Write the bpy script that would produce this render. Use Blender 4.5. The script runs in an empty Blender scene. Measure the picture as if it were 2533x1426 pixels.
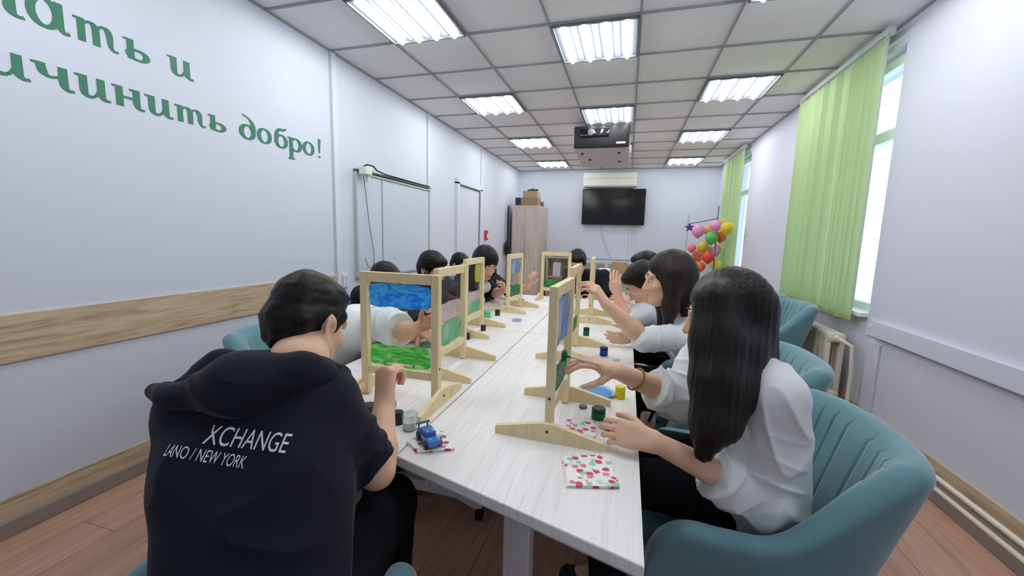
import bpy, bmesh, math, random
import numpy as np
from mathutils import Vector, Matrix
from mathutils.bvhtree import BVHTree

scene = bpy.context.scene
COL = scene.collection
random.seed(7)

# ------------------------------------------------------------------ camera
cam_data = bpy.data.cameras.new('camera')
cam = bpy.data.objects.new('camera', cam_data)
COL.objects.link(cam)
cam_data.sensor_fit = 'HORIZONTAL'
cam_data.sensor_width = 36.0
cam_data.lens = 36.0 * 985.8 / 2533.0
cam_data.clip_start = 0.02
R_ = Vector((0.96050349, 0.27699165, 0.02662079))
U_ = Vector((-0.06092842, 0.11599872, 0.99137885))
F_ = Vector((-0.27151569, 0.95384481, -0.12829384))
cam.matrix_world = Matrix(((R_.x, U_.x, -F_.x, 2.4049), (R_.y, U_.y, -F_.y, -2.2789),
                           (R_.z, U_.z, -F_.z, 1.29), (0, 0, 0, 1)))
scene.camera = cam

# ------------------------------------------------------------------ world, exposure
world = bpy.data.worlds.new('sky')
scene.world = world
world.use_nodes = True
bg = world.node_tree.nodes['Background']
bg.inputs['Color'].default_value = (0.70, 0.86, 1.0, 1)
bg.inputs['Strength'].default_value = 2.2
scene.view_settings.view_transform = 'Standard'
scene.view_settings.look = 'None'
scene.view_settings.gamma = 1.0
scene.view_settings.exposure = 0.0
try:
    scene.view_settings.use_curve_mapping = False
    scene.cycles.max_bounces = 10
    scene.cycles.diffuse_bounces = 6
    scene.cycles.transparent_max_bounces = 16
    scene.cycles.sample_clamp_indirect = 6.0
except Exception:
    pass
LAMP_STRENGTH = 33.0

# ------------------------------------------------------------------ materials
def srgb(r, g, b):
    f = lambda c: (c / 255 / 12.92) if c / 255 <= 0.04045 else ((c / 255 + 0.055) / 1.055) ** 2.4
    return (f(r), f(g), f(b), 1.0)

def mat(name, color, rough=0.6, metal=0.0, spec=0.3, sheen=0.0, noise=0.0, nscale=8.0, bump=0.0, bscale=60.0,
        sss=0.0, trans=0.0, emit=None, estr=0.0, coat=0.0, stretch=None):
    m = bpy.data.materials.new(name)
    m.use_nodes = True
    nt = m.node_tree
    b = nt.nodes['Principled BSDF']
    b.inputs['Base Color'].default_value = color
    b.inputs['Roughness'].default_value = rough
    b.inputs['Metallic'].default_value = metal
    b.inputs['Specular IOR Level'].default_value = spec
    if sheen:
        b.inputs['Sheen Weight'].default_value = sheen
        b.inputs['Sheen Roughness'].default_value = 0.4
    if coat:
        b.inputs['Coat Weight'].default_value = coat
    if sss:
        b.inputs['Subsurface Weight'].default_value = sss
        b.inputs['Subsurface Radius'].default_value = (0.012, 0.005, 0.003)
        b.inputs['Subsurface Scale'].default_value = 1.0
    if trans:
        b.inputs['Transmission Weight'].default_value = trans
    if emit:
        b.inputs['Emission Color'].default_value = emit
        b.inputs['Emission Strength'].default_value = estr
    if noise or bump:
        tc = nt.nodes.new('ShaderNodeTexCoord')
        mp = nt.nodes.new('ShaderNodeMapping')
        if stretch:
            mp.inputs['Scale'].default_value = stretch
        nt.links.new(tc.outputs['Object'], mp.inputs['Vector'])
    if noise:
        n = nt.nodes.new('ShaderNodeTexNoise')
        n.inputs['Scale'].default_value = nscale
        n.inputs['Detail'].default_value = 5
        nt.links.new(mp.outputs['Vector'], n.inputs['Vector'])
        mx = nt.nodes.new('ShaderNodeMix')
        mx.data_type = 'RGBA'
        c = color
        mx.inputs['A'].default_value = (c[0] * (1 - noise), c[1] * (1 - noise), c[2] * (1 - noise), 1)
        mx.inputs['B'].default_value = (min(1, c[0] * (1 + noise)), min(1, c[1] * (1 + noise)), min(1, c[2] * (1 + noise)), 1)
        nt.links.new(n.outputs['Fac'], mx.inputs['Factor'])
        nt.links.new(mx.outputs['Result'], b.inputs['Base Color'])
    if bump:
        n2 = nt.nodes.new('ShaderNodeTexNoise')
        n2.inputs['Scale'].default_value = bscale
        n2.inputs['Detail'].default_value = 4
        nt.links.new(mp.outputs['Vector'], n2.inputs['Vector'])
        bp = nt.nodes.new('ShaderNodeBump')
        bp.inputs['Strength'].default_value = bump
        bp.inputs['Distance'].default_value = 0.01
        nt.links.new(n2.outputs['Fac'], bp.inputs['Height'])
        nt.links.new(bp.outputs['Normal'], b.inputs['Normal'])
    return m

def ramp(nt, stops):
    r = nt.nodes.new('ShaderNodeValToRGB')
    e = r.color_ramp.elements
    while len(e) < len(stops):
        e.new(0.5)
    for i, (p, c) in enumerate(stops):
        e[i].position = p
        e[i].color = c
    return r

def wood_mat(name, stops, scale=(1, 14, 14), knots=True, rough=0.55, nscale=2.2, dist=1.4):
    """grain running along the local X axis of object coordinates (scale stretches it)"""
    m = bpy.data.materials.new(name)
    m.use_nodes = True
    nt = m.node_tree
    b = nt.nodes['Principled BSDF']
    b.inputs['Roughness'].default_value = rough
    b.inputs['Specular IOR Level'].default_value = 0.3
    tc = nt.nodes.new('ShaderNodeTexCoord')
    mp = nt.nodes.new('ShaderNodeMapping')
    mp.inputs['Scale'].default_value = scale
    nt.links.new(tc.outputs['Object'], mp.inputs['Vector'])
    n = nt.nodes.new('ShaderNodeTexNoise')
    n.inputs['Scale'].default_value = nscale
    n.inputs['Detail'].default_value = 8
    n.inputs['Roughness'].default_value = 0.62
    n.inputs['Distortion'].default_value = dist
    nt.links.new(mp.outputs['Vector'], n.inputs['Vector'])
    r = ramp(nt, stops)
    nt.links.new(n.outputs['Fac'], r.inputs['Fac'])
    out = r.outputs['Color']
    if knots:
        mp2 = nt.nodes.new('ShaderNodeMapping')
        mp2.inputs['Scale'].default_value = tuple(s ** 0.45 for s in scale)
        nt.links.new(tc.outputs['Object'], mp2.inputs['Vector'])
        n2 = nt.nodes.new('ShaderNodeTexNoise')
        n2.inputs['Scale'].default_value = 1.9
        n2.inputs['Detail'].default_value = 3
        nt.links.new(mp2.outputs['Vector'], n2.inputs['Vector'])
        r2 = ramp(nt, [(0.0, (1, 1, 1, 1)), (0.62, (1, 1, 1, 1)), (0.75, (0.62, 0.52, 0.45, 1))])
        nt.links.new(n2.outputs['Fac'], r2.inputs['Fac'])
        mx = nt.nodes.new('ShaderNodeMix')
        mx.data_type = 'RGBA'
        mx.blend_type = 'MULTIPLY'
        mx.inputs['Factor'].default_value = 0.8
        nt.links.new(out, mx.inputs['A'])
        nt.links.new(r2.outputs['Color'], mx.inputs['B'])
        out = mx.outputs['Result']
    nt.links.new(out, b.inputs['Base Color'])
    return m

def floor_mat():
    m = bpy.data.materials.new('floor_laminate')
    m.use_nodes = True
    nt = m.node_tree
    b = nt.nodes['Principled BSDF']
    b.inputs['Roughness'].default_value = 0.42
    tc = nt.nodes.new('ShaderNodeTexCoord')
    mp = nt.nodes.new('ShaderNodeMapping')
    mp.inputs['Rotation'].default_value = (0, 0, math.radians(90))
    nt.links.new(tc.outputs['Object'], mp.inputs['Vector'])
    br = nt.nodes.new('ShaderNodeTexBrick')
    br.inputs['Scale'].default_value = 1.0
    br.inputs['Brick Width'].default_value = 1.25
    br.inputs['Row Height'].default_value = 0.19
    br.inputs['Mortar Size'].default_value = 0.0015
    br.inputs['Color1'].default_value = srgb(200, 158, 134)
    br.inputs['Color2'].default_value = srgb(180, 140, 120)
    br.inputs['Mortar'].default_value = srgb(120, 90, 76)
    nt.links.new(mp.outputs['Vector'], br.inputs['Vector'])
    mp2 = nt.nodes.new('ShaderNodeMapping')
    mp2.inputs['Scale'].default_value = (14, 1.2, 1)
    nt.links.new(tc.outputs['Object'], mp2.inputs['Vector'])
    n = nt.nodes.new('ShaderNodeTexNoise')
    n.inputs['Scale'].default_value = 2.5
    n.inputs['Detail'].default_value = 8
    n.inputs['Distortion'].default_value = 1.0
    nt.links.new(mp2.outputs['Vector'], n.inputs['Vector'])
    r = ramp(nt, [(0.3, (0.72, 0.66, 0.62, 1)), (0.62, (1, 1, 1, 1))])
    nt.links.new(n.outputs['Fac'], r.inputs['Fac'])
    mx = nt.nodes.new('ShaderNodeMix')
    mx.data_type = 'RGBA'
    mx.blend_type = 'MULTIPLY'
    mx.inputs['Factor'].default_value = 0.8
    nt.links.new(br.outputs['Color'], mx.inputs['A'])
    nt.links.new(r.outputs['Color'], mx.inputs['B'])
    nt.links.new(mx.outputs['Result'], b.inputs['Base Color'])
    return m

def clear_mat(name, tint=(1, 1, 1, 1), gloss=0.08, rough=0.02):
    m = bpy.data.materials.new(name)
    m.use_nodes = True
    nt = m.node_tree
    nt.nodes.remove(nt.nodes['Principled BSDF'])
    out = nt.nodes['Material Output']
    t = nt.nodes.new('ShaderNodeBsdfTransparent')
    t.inputs['Color'].default_value = tint
    g = nt.nodes.new('ShaderNodeBsdfGlossy')
    g.inputs['Roughness'].default_value = rough
    mx = nt.nodes.new('ShaderNodeMixShader')
    mx.inputs['Fac'].default_value = gloss
    nt.links.new(t.outputs[0], mx.inputs[1])
    nt.links.new(g.outputs[0], mx.inputs[2])
    nt.links.new(mx.outputs[0], out.inputs['Surface'])
    return m

def paint_mat(name, c1, c2, density=(0.35, 0.6), nscale=9, stretch=(1, 1, 1), alpha_lo=0.2, mid=None):
    """poster paint brushed on a clear pane: two-tone, thin enough in places to see through"""
    m = bpy.data.materials.new(name)
    m.use_nodes = True
    nt = m.node_tree
    b = nt.nodes['Principled BSDF']
    b.inputs['Roughness'].default_value = 0.35
    tc = nt.nodes.new('ShaderNodeTexCoord')
    mp = nt.nodes.new('ShaderNodeMapping')
    mp.inputs['Scale'].default_value = stretch
    nt.links.new(tc.outputs['Object'], mp.inputs['Vector'])
    n = nt.nodes.new('ShaderNodeTexNoise')
    n.inputs['Scale'].default_value = nscale
    n.inputs['Detail'].default_value = 5
    n.inputs['Distortion'].default_value = 2.0
    nt.links.new(mp.outputs['Vector'], n.inputs['Vector'])
    r = ramp(nt, [(0.38, c1), (0.62, c2)])
    nt.links.new(n.outputs['Fac'], r.inputs['Fac'])
    nt.links.new(r.outputs['Color'], b.inputs['Base Color'])
    r2 = ramp(nt, [(density[0], (1, 1, 1, 1)), (density[1], (alpha_lo,) * 3 + (1,))])
    nt.links.new(n.outputs['Fac'], r2.inputs['Fac'])
    nt.links.new(r2.outputs['Color'], b.inputs['Alpha'])
    # light also comes through the paint film
    out = nt.nodes['Material Output']
    tl = nt.nodes.new('ShaderNodeBsdfTranslucent')
    nt.links.new(r.outputs['Color'], tl.inputs['Color'])
    mx = nt.nodes.new('ShaderNodeMixShader')
    mul = nt.nodes.new('ShaderNodeMath')
    mul.operation = 'MULTIPLY'
    mul.inputs[1].default_value = 0.5
    nt.links.new(r2.outputs['Color'], mul.inputs[0])
    nt.links.new(mul.outputs[0], mx.inputs['Fac'])
    nt.links.new(b.outputs[0], mx.inputs[1])
    nt.links.new(tl.outputs[0], mx.inputs[2])
    nt.links.new(mx.outputs[0], out.inputs['Surface'])
    return m

def blind_mat():
    m = bpy.data.materials.new('blind_fabric_green')
    m.use_nodes = True
    nt = m.node_tree
    b = nt.nodes['Principled BSDF']
    b.inputs['Base Color'].default_value = srgb(196, 212, 166)
    b.inputs['Roughness'].default_value = 0.8
    out = nt.nodes['Material Output']
    tl = nt.nodes.new('ShaderNodeBsdfTranslucent')
    tl.inputs['Color'].default_value = srgb(214, 230, 196)
    mx = nt.nodes.new('ShaderNodeMixShader')
    mx.inputs['Fac'].default_value = 0.5
    nt.links.new(b.outputs[0], mx.inputs[1])
    nt.links.new(tl.outputs[0], mx.inputs[2])
    nt.links.new(mx.outputs[0], out.inputs['Surface'])
    return m

def hair_mat(name, c1, c2, rough=0.38):
    m = bpy.data.materials.new(name)
    m.use_nodes = True
    nt = m.node_tree
    b = nt.nodes['Principled BSDF']
    b.inputs['Roughness'].default_value = rough
    b.inputs['Specular IOR Level'].default_value = 0.26
    tc = nt.nodes.new('ShaderNodeTexCoord')
    mp = nt.nodes.new('ShaderNodeMapping')
    mp.inputs['Scale'].default_value = (260, 260, 7)
    nt.links.new(tc.outputs['Object'], mp.inputs['Vector'])
    n = nt.nodes.new('ShaderNodeTexNoise')
    n.inputs['Scale'].default_value = 1.0
    n.inputs['Detail'].default_value = 4
    nt.links.new(mp.outputs['Vector'], n.inputs['Vector'])
    r = ramp(nt, [(0.35, c1), (0.7, c2)])
    nt.links.new(n.outputs['Fac'], r.inputs['Fac'])
    nt.links.new(r.outputs['Color'], b.inputs['Base Color'])
    bp = nt.nodes.new('ShaderNodeBump')
    bp.inputs['Strength'].default_value = 0.25
    bp.inputs['Distance'].default_value = 0.004
    nt.links.new(n.outputs['Fac'], bp.inputs['Height'])
    nt.links.new(bp.outputs['Normal'], b.inputs['Normal'])
    return m

M = {}
M['wall'] = mat('wall_paint_white', srgb(208, 214, 225), 0.65, spec=0.25)
M['wall_r'] = mat('wall_paint_lilac_white', srgb(206, 208, 220), 0.7, spec=0.2)
M['ceil'] = mat('ceiling_tile', srgb(240, 240, 240), 0.9, spec=0.05, noise=0.03, nscale=40)
M['grid'] = mat('ceiling_grid_metal_shaded', srgb(158, 162, 168), 0.6)  # bar grey includes the shadow of the gaps beside the tiles
M['trim'] = mat('white_trim', srgb(214, 219, 227), 0.5)
M['joint'] = mat('grey_joint', srgb(186, 192, 202), 0.6)
M['plinth'] = mat('grey_plinth', srgb(150, 138, 132), 0.6)
M['oak'] = wood_mat('oak_band', [(0.28, srgb(150, 127, 100)), (0.45, srgb(190, 168, 138)), (0.6, srgb(208, 189, 160)), (0.75, srgb(178, 154, 124))], scale=(14, 1.0, 14))
M['floor'] = floor_mat()
M['pine'] = wood_mat('pale_pine', [(0.3, srgb(220, 200, 152)), (0.55, srgb(236, 219, 174)), (0.75, srgb(228, 209, 163))], scale=(9, 9, 1.6), knots=False, rough=0.5)
M['table'] = wood_mat('bleached_table_top', [(0.3, srgb(222, 219, 216)), (0.5, srgb(236, 234, 232)), (0.7, srgb(240, 238, 237))], scale=(30, 1.2, 1), knots=False, rough=0.38)
M['table_edge'] = mat('table_edge', srgb(186, 180, 174), 0.5)
M['metal_w'] = mat('white_powder_metal', srgb(206, 208, 212), 0.45)
M['black'] = mat('black_plastic', srgb(24, 25, 28), 0.45)
M['black_gloss'] = mat('black_gloss', srgb(10, 11, 14), 0.12, spec=0.5)
M['teal'] = mat('teal_velvet', srgb(102, 142, 150), 0.8, sheen=0.6, noise=0.06, nscale=12, bump=0.05, bscale=300)
M['skin'] = mat('skin_light', srgb(226, 186, 156), 0.5, sss=0.15, noise=0.05, nscale=25)
M['skin2'] = mat('skin_rosy', srgb(224, 178, 154), 0.5, sss=0.15, noise=0.05, nscale=25)
M['skin3'] = mat('skin_tan', srgb(208, 164, 134), 0.5, sss=0.15, noise=0.05, nscale=25)
M['hair'] = hair_mat('hair_black', srgb(9, 8, 9), srgb(29, 25, 24), 0.42)
M['hair_b'] = hair_mat('hair_dark_brown', srgb(22, 18, 17), srgb(58, 46, 41), 0.42)
M['hoodie_b'] = mat('black_sweat_fabric', srgb(30, 32, 42), 0.85, spec=0.15, sheen=0.1, noise=0.1, nscale=30, bump=0.08, bscale=250)
M['trouser'] = mat('black_trouser_fabric', srgb(17, 18, 24), 0.85, spec=0.15, bump=0.06, bscale=250)
M['white_c'] = mat('white_sweat_fabric', srgb(226, 230, 230), 0.85, spec=0.15, noise=0.03, nscale=20, bump=0.08, bscale=220)
M['grey_c'] = mat('pale_grey_fabric', srgb(214, 219, 226), 0.85, spec=0.15, noise=0.05, nscale=20)
M['print'] = mat('white_print', srgb(232, 234, 238), 0.7)
M['green_vinyl'] = mat('green_vinyl', srgb(62, 122, 98), 0.5)
M['eye_w'] = mat('eye_white', srgb(235, 232, 228), 0.3)
M['iris'] = mat('eye_dark', srgb(30, 20, 16), 0.2)
M['lip'] = mat('lip', srgb(196, 120, 110), 0.45)
M['shoe'] = mat('dark_shoe', srgb(40, 41, 45), 0.6)
M['pane'] = clear_mat('clear_acrylic', (0.97, 0.985, 0.98, 1), 0.05)
M['glass'] = clear_mat('window_glass', (0.96, 0.99, 1.0, 1), 0.06)
M['clearcup'] = clear_mat('clear_plastic', (0.88, 0.92, 0.91, 1), 0.16, 0.1)
M['pvc'] = mat('window_pvc', srgb(232, 236, 240), 0.4)
M['blind'] = blind_mat()
M['rail'] = mat('blind_rail', srgb(188, 194, 192), 0.4)
M['rad'] = mat('radiator_cream', srgb(226, 220, 204), 0.45)
M['pipe'] = mat('pipe_cream', srgb(232, 224, 208), 0.4)
M['tube'] = mat('lamp_tube', (1, 1, 1, 1), 0.5, emit=(0.97, 0.985, 1.0, 1), estr=LAMP_STRENGTH)
M['tray'] = mat('lamp_tray', srgb(112, 117, 126), 0.5)
M['ward'] = wood_mat('grey_oak_board', [(0.3, srgb(182, 172, 163)), (0.6, srgb(208, 199, 190)), (0.8, srgb(196, 186, 176))], scale=(10, 10, 0.8), knots=False)
M['card'] = mat('cardboard', srgb(158, 134, 104), 0.8, noise=0.08, nscale=10)
M['card2'] = mat('cardboard_pale', srgb(176, 150, 120), 0.8, noise=0.08, nscale=10)
M['beige'] = mat('beige_panel', srgb(196, 186, 170), 0.6, noise=0.04, nscale=6)
M['red'] = mat('red_plastic', srgb(196, 62, 72), 0.45)
M['grey'] = mat('mid_grey', srgb(120, 122, 124), 0.6)
M['greygreen'] = mat('grey_green', srgb(150, 156, 146), 0.6)
M['paper'] = mat('white_paper', srgb(240, 240, 238), 0.8)
M['cream'] = mat('cream_plastic', srgb(222, 224, 208), 0.5)
def colmat(name, r, g, b, rough=0.4, **k):
    if name not in M:
        M[name] = mat(name, srgb(r, g, b), rough, **k)
    return M[name]

# ------------------------------------------------------------------ mesh helpers
class MB:
    """collects shapes and links them as ONE mesh object"""
    def __init__(self):
        self.bm = bmesh.new()
    def box(self, c, s, rot=None, bevel=0.0):
        m = Matrix.Translation(Vector(c))
        if rot is not None:
            m = m @ (rot if isinstance(rot, Matrix) else Matrix.Rotation(rot, 4, 'Z'))
        m = m @ Matrix.Diagonal((s[0], s[1], s[2], 1))
        r = bmesh.ops.create_cube(self.bm, size=1.0, matrix=m)
        if bevel:
            es = list({e for v in r['verts'] for e in v.link_edges})
            bmesh.ops.bevel(self.bm, geom=es, offset=bevel, segments=2, affect='EDGES', profile=0.6)
        return self
    def poly(self, pts, z0, z1, bevel=0.0):
        """prism from a plan polygon"""
        b = [self.bm.verts.new((x, y, z0)) for x, y in pts]
        t = [self.bm.verts.new((x, y, z1)) for x, y in pts]
        n = len(pts)
        fs = [self.bm.faces.new(list(reversed(b))), self.bm.faces.new(t)]
        for i in range(n):
            fs.append(self.bm.faces.new((b[i], b[(i + 1) % n], t[(i + 1) % n], t[i])))
        bmesh.ops.recalc_face_normals(self.bm, faces=fs)
        if bevel:
            es = list({e for f in fs for e in f.edges})
            bmesh.ops.bevel(self.bm, geom=es, offset=bevel, segments=2, affect='EDGES')
        return self
    def prism(self, pts3, vec):
        """prism from any planar polygon pts3 extruded along vec"""
        v = Vector(vec)
        b = [self.bm.verts.new(Vector(p)) for p in pts3]
        t = [self.bm.verts.new(Vector(p) + v) for p in pts3]
        n = len(pts3)
        fs = [self.bm.faces.new(list(reversed(b))), self.bm.faces.new(t)]
        for i in range(n):
            fs.append(self.bm.faces.new((b[i], b[(i + 1) % n], t[(i + 1) % n], t[i])))
        bmesh.ops.recalc_face_normals(self.bm, faces=fs)
        return self
    def cyl(self, a, b, r0, r1=None, seg=16, caps=True):
        a, b = Vector(a), Vector(b)
        d = b - a
        m = Matrix.Translation((a + b) / 2) @ d.to_track_quat('Z', 'Y').to_matrix().to_4x4()
        bmesh.ops.create_cone(self.bm, cap_ends=caps, segments=seg, radius1=r0, radius2=r0 if r1 is None else r1, depth=d.length, matrix=m)
        return self
    def sphere(self, c, r, seg=16, scale=(1, 1, 1), rot=None):
        m = Matrix.Translation(Vector(c))
        if rot is not None:
            m = m @ rot
        m = m @ Matrix.Diagonal((*scale, 1))
        bmesh.ops.create_uvsphere(self.bm, u_segments=seg, v_segments=max(6, seg // 2), radius=r, matrix=m)
        return self
    def tube(self, pts, r, seg=8, closed=False):
        pts = [Vector(p) for p in pts]
        rings = []
        n = len(pts)
        prev = None
        for i, p in enumerate(pts):
            d = (pts[min(i + 1, n - 1)] - pts[max(i - 1, 0)])
            if d.length < 1e-9:
                d = Vector((0, 0, 1))
            d.normalize()
            if prev is None:
                x = d.orthogonal().normalized()
            else:
                x = (prev - d * prev.dot(d))
                x = x.normalized() if x.length > 1e-6 else d.orthogonal().normalized()
            prev = x
            y = d.cross(x)
            rr = r[i] if isinstance(r, (list, tuple)) else r
            rings.append([self.bm.verts.new(p + (x * math.cos(t) + y * math.sin(t)) * rr) for t in [2 * math.pi * k / seg for k in range(seg)]])
        for i in range(n - 1):
            for k in range(seg):
                self.bm.faces.new((rings[i][k], rings[i][(k + 1) % seg], rings[i + 1][(k + 1) % seg], rings[i + 1][k]))
        self.bm.faces.new(list(reversed(rings[0])))
        self.bm.faces.new(rings[-1])
        return self
    def lathe(self, prof, c=(0, 0, 0), seg=24):
        c = Vector(c)
        rings = []
        for r, z in prof:
            if r < 1e-6:
                rings.append([self.bm.verts.new(c + Vector((0, 0, z)))])
            else:
                rings.append([self.bm.verts.new(c + Vector((r * math.cos(2 * math.pi * k / seg), r * math.sin(2 * math.pi * k / seg), z))) for k in range(seg)])
        for a, b in zip(rings, rings[1:]):
            for k in range(seg):
                k2 = (k + 1) % seg
                q = [a[k % len(a)], a[k2 % len(a)], b[k2 % len(b)], b[k % len(b)]]
                q2 = []
                for v in q:
                    if v not in q2:
                        q2.append(v)
                if len(q2) >= 3:
                    self.bm.faces.new(q2)
        return self
    def build(self, name, material, parent=None, smooth=False, loc=None, rotz=0.0):
        me = bpy.data.meshes.new(name)
        bmesh.ops.recalc_face_normals(self.bm, faces=self.bm.faces[:])
        self.bm.to_mesh(me)
        self.bm.free()
        o = bpy.data.objects.new(name, me)
        COL.objects.link(o)
        me.materials.append(material)
        if smooth:
            me.polygons.foreach_set('use_smooth', [True] * len(me.polygons))
            if smooth == 'auto':
                try:
                    me.set_sharp_from_angle(angle=math.radians(35))
                except Exception:
                    pass
        if parent is not None:
            o.parent = parent
        if loc is not None:
            o.location = loc
        o.rotation_euler.z = rotz
        return o

def thing(name, label, cat, loc=(0, 0, 0), rotz=0.0, group=None):
    o = bpy.data.objects.new(name, None)
    o.empty_display_size = 0.05
    COL.objects.link(o)
    o.location = loc
    o.rotation_euler = (0, 0, rotz)
    o['label'] = label
    o['category'] = cat
    if group:
        o['group'] = group
    return o

def tag(o, label, cat, group=None):
    o['label'] = label
    o['category'] = cat
    if group:
        o['group'] = group
    return o

def struct(o):
    o['kind'] = 'structure'
    return o

def dup(root, loc, rotz, label=None):
    r = root.copy()
    COL.objects.link(r)
    r.location = loc
    r.rotation_euler = (0, 0, rotz)
    if label:
        r['label'] = label
    for ch in list(root.children):
        c = ch.copy()
        COL.objects.link(c)
        c.parent = r
        for g in ch.children:
            d = g.copy()
            COL.objects.link(d)
            d.parent = c
    return r

# ------------------------------------------------------------------ room
XL, XR, YF, YB, H = 0.0, 4.06, -3.2, 6.5, 2.733
struct(MB().box(((XL + XR) / 2, (YF + YB) / 2, -0.05), (XR - XL + 0.4, YB - YF + 0.4, 0.1)).build('floor', M['floor']))
struct(MB().box(((XL + XR) / 2, (YF + YB) / 2, H + 0.06), (XR - XL + 0.4, YB - YF + 0.4, 0.1)).build('ceiling', M['ceil']))
struct(MB().box((-0.1, (YF + YB) / 2, H / 2), (0.2, YB - YF + 0.4, H)).build('wall_left', M['wall']))
struct(MB().box(((XL + XR) / 2, YB + 0.1, H / 2), (XR - XL, 0.2, H)).build('wall_back', M['wall']))
struct(MB().box(((XL + XR) / 2, YF - 0.1, H / 2), (XR - XL, 0.2, H)).build('wall_front', M['wall']))
# right wall with two window openings
WIN = [(1.06, 2.48, 0.80, 2.60), (4.42, 5.75, 0.80, 2.60)]
w = MB()
ys = [YF - 0.2] + [v for a in WIN for v in a[:2]] + [YB + 0.2]
for k in range(0, len(ys), 2):
    w.box((XR + 0.15, (ys[k] + ys[k + 1]) / 2, H / 2), (0.3, ys[k + 1] - ys[k], H))
for a in WIN:
    w.box((XR + 0.15, (a[0] + a[1]) / 2, a[2] / 2), (0.3, a[1] - a[0], a[2]))
    w.box((XR + 0.15, (a[0] + a[1]) / 2, (a[3] + H) / 2), (0.3, a[1] - a[0], H - a[3]))
struct(w.build('wall_right', M['wall_r']))
# ceiling grid: T-bars on a 0.6 m module
g = MB()
for i in range(0, 7):
    g.box((i * 0.6 + (0.008 if i == 0 else 0), (YF + YB) / 2, H + 0.004), (0.016, YB - YF, 0.014))
g.box((XR - 0.008, (YF + YB) / 2, H + 0.004), (0.016, YB - YF, 0.014))
for j in range(-5, 11):
    g.box(((XL + XR) / 2, j * 0.6, H + 0.0035), (XR - XL, 0.016, 0.012))
g.box(((XL + XR) / 2, YB - 0.01, H + 0.0035), (XR - XL, 0.02, 0.012))
struct(g.build('trim_1', M['grid']))
# wooden bands, baseboards, joint strips on the left wall
struct(MB().box((0.007, -1.3, 0.822), (0.014, 3.82, 0.195)).build('trim_2', M['oak']))
struct(MB().box((0.006, (YF + YB) / 2, 0.112), (0.012, YB - YF, 0.09)).build('baseboard_left', M['oak']))
struct(MB().box((0.014, (YF + YB) / 2, 0.035), (0.028, YB - YF, 0.07), bevel=0.006).build('trim_3', M['plinth']))
for n, y in ((4, 0.63), (5, 2.27), (6, 4.12)):
    t = MB().box((0.008, y, H / 2), (0.016, 0.055, H)).build('trim_%d' % n, M['trim'])
    struct(t)
    struct(MB().box((0.002, y - 0.034, H / 2), (0.006, 0.014, H)).build('trim_%d' % (n + 10), M['joint']))
# right wall: baseboard, plinth, heating pipes are separate things; cable trunking
struct(MB().box((XR - 0.008, (YF + YB) / 2, 0.115), (0.016, YB - YF, 0.11)).build('baseboard_right', M['oak']))
struct(MB().box((XR - 0.04, (YF + YB) / 2, 0.03), (0.08, YB - YF, 0.06), bevel=0.005).build('trim_7', M['plinth']))
struct(MB().box((1.9, YB - 0.008, 0.035), (3.8, 0.016, 0.07)).build('baseboard_back', M['plinth']))
tag(MB().box((XR - 0.02, (0.93 + YF) / 2, 0.742), (0.04, 0.93 - YF, 0.105), bevel=0.004).build('cable_trunking', M['wall_r']),
    'white cable trunking box running along the right wall at sill height', 'cable trunking')
tag(MB().box((XR - 0.004, 1.0, 0.735), (0.008, 0.1, 0.12)).box((XR - 0.012, 0.985, 0.74), (0.014, 0.028, 0.028), bevel=0.004).build('wall_socket', M['trim']),
    'small white socket at the end of the cable trunking below the window', 'socket')
for z, lb in ((0.128, 'upper of the two cream heating pipes along the right wall'), (0.070, 'lower of the two cream heating pipes along the right wall')):
    tag(MB().cyl((XR - 0.07, YF + 0.02, z), (XR - 0.07, 1.1, z), 0.0125, seg=12).build('heating_pipe', M['pipe'], smooth='auto'), lb, 'pipe', 'heating pipes')
# pipe drop box by the radiator
tag(MB().box((XR - 0.006, 0.93, 0.39), (0.012, 0.13, 0.5), bevel=0.003).build('wall_panel', M['wall_r']),
    'flat white access panel on the right wall beside the radiator', 'panel')

# windows: pvc frames in the openings, panes, sill
for n, (y0, y1, z0, z1) in enumerate(WIN, 1):
    wx = XR + 0.10
    f = MB()
    for yy in (y0 + 0.035, y1 - 0.035, (y0 + y1) / 2 + 0.08):
        f.box((wx, yy, (z0 + z1) / 2), (0.06, 0.07, z1 - z0))
    for zz in (z0 + 0.035, z1 - 0.035, z0 + 1.27):
        f.box((wx, (y0 + y1) / 2, zz), (0.062, y1 - y0, 0.075))
    fr = f.build('window_%d' % n, M['pvc'])
    struct(fr)
    MB().box((wx + 0.005, (y0 + y1) / 2, (z0 + z1) / 2), (0.008, y1 - y0 - 0.06, z1 - z0 - 0.06)).build('pane', M['glass'], fr)
    MB().box((XR + 0.03, (y0 + y1) / 2, z0 + 0.006), (0.16, y1 - y0 - 0.004, 0.03), bevel=0.004).build('sill', M['pvc'], fr)
    MB().box((wx - 0.045, y0 + 0.036, z0 + 0.75), (0.03, 0.03, 0.12), bevel=0.005).build('handle', M['trim'], fr)

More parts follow.
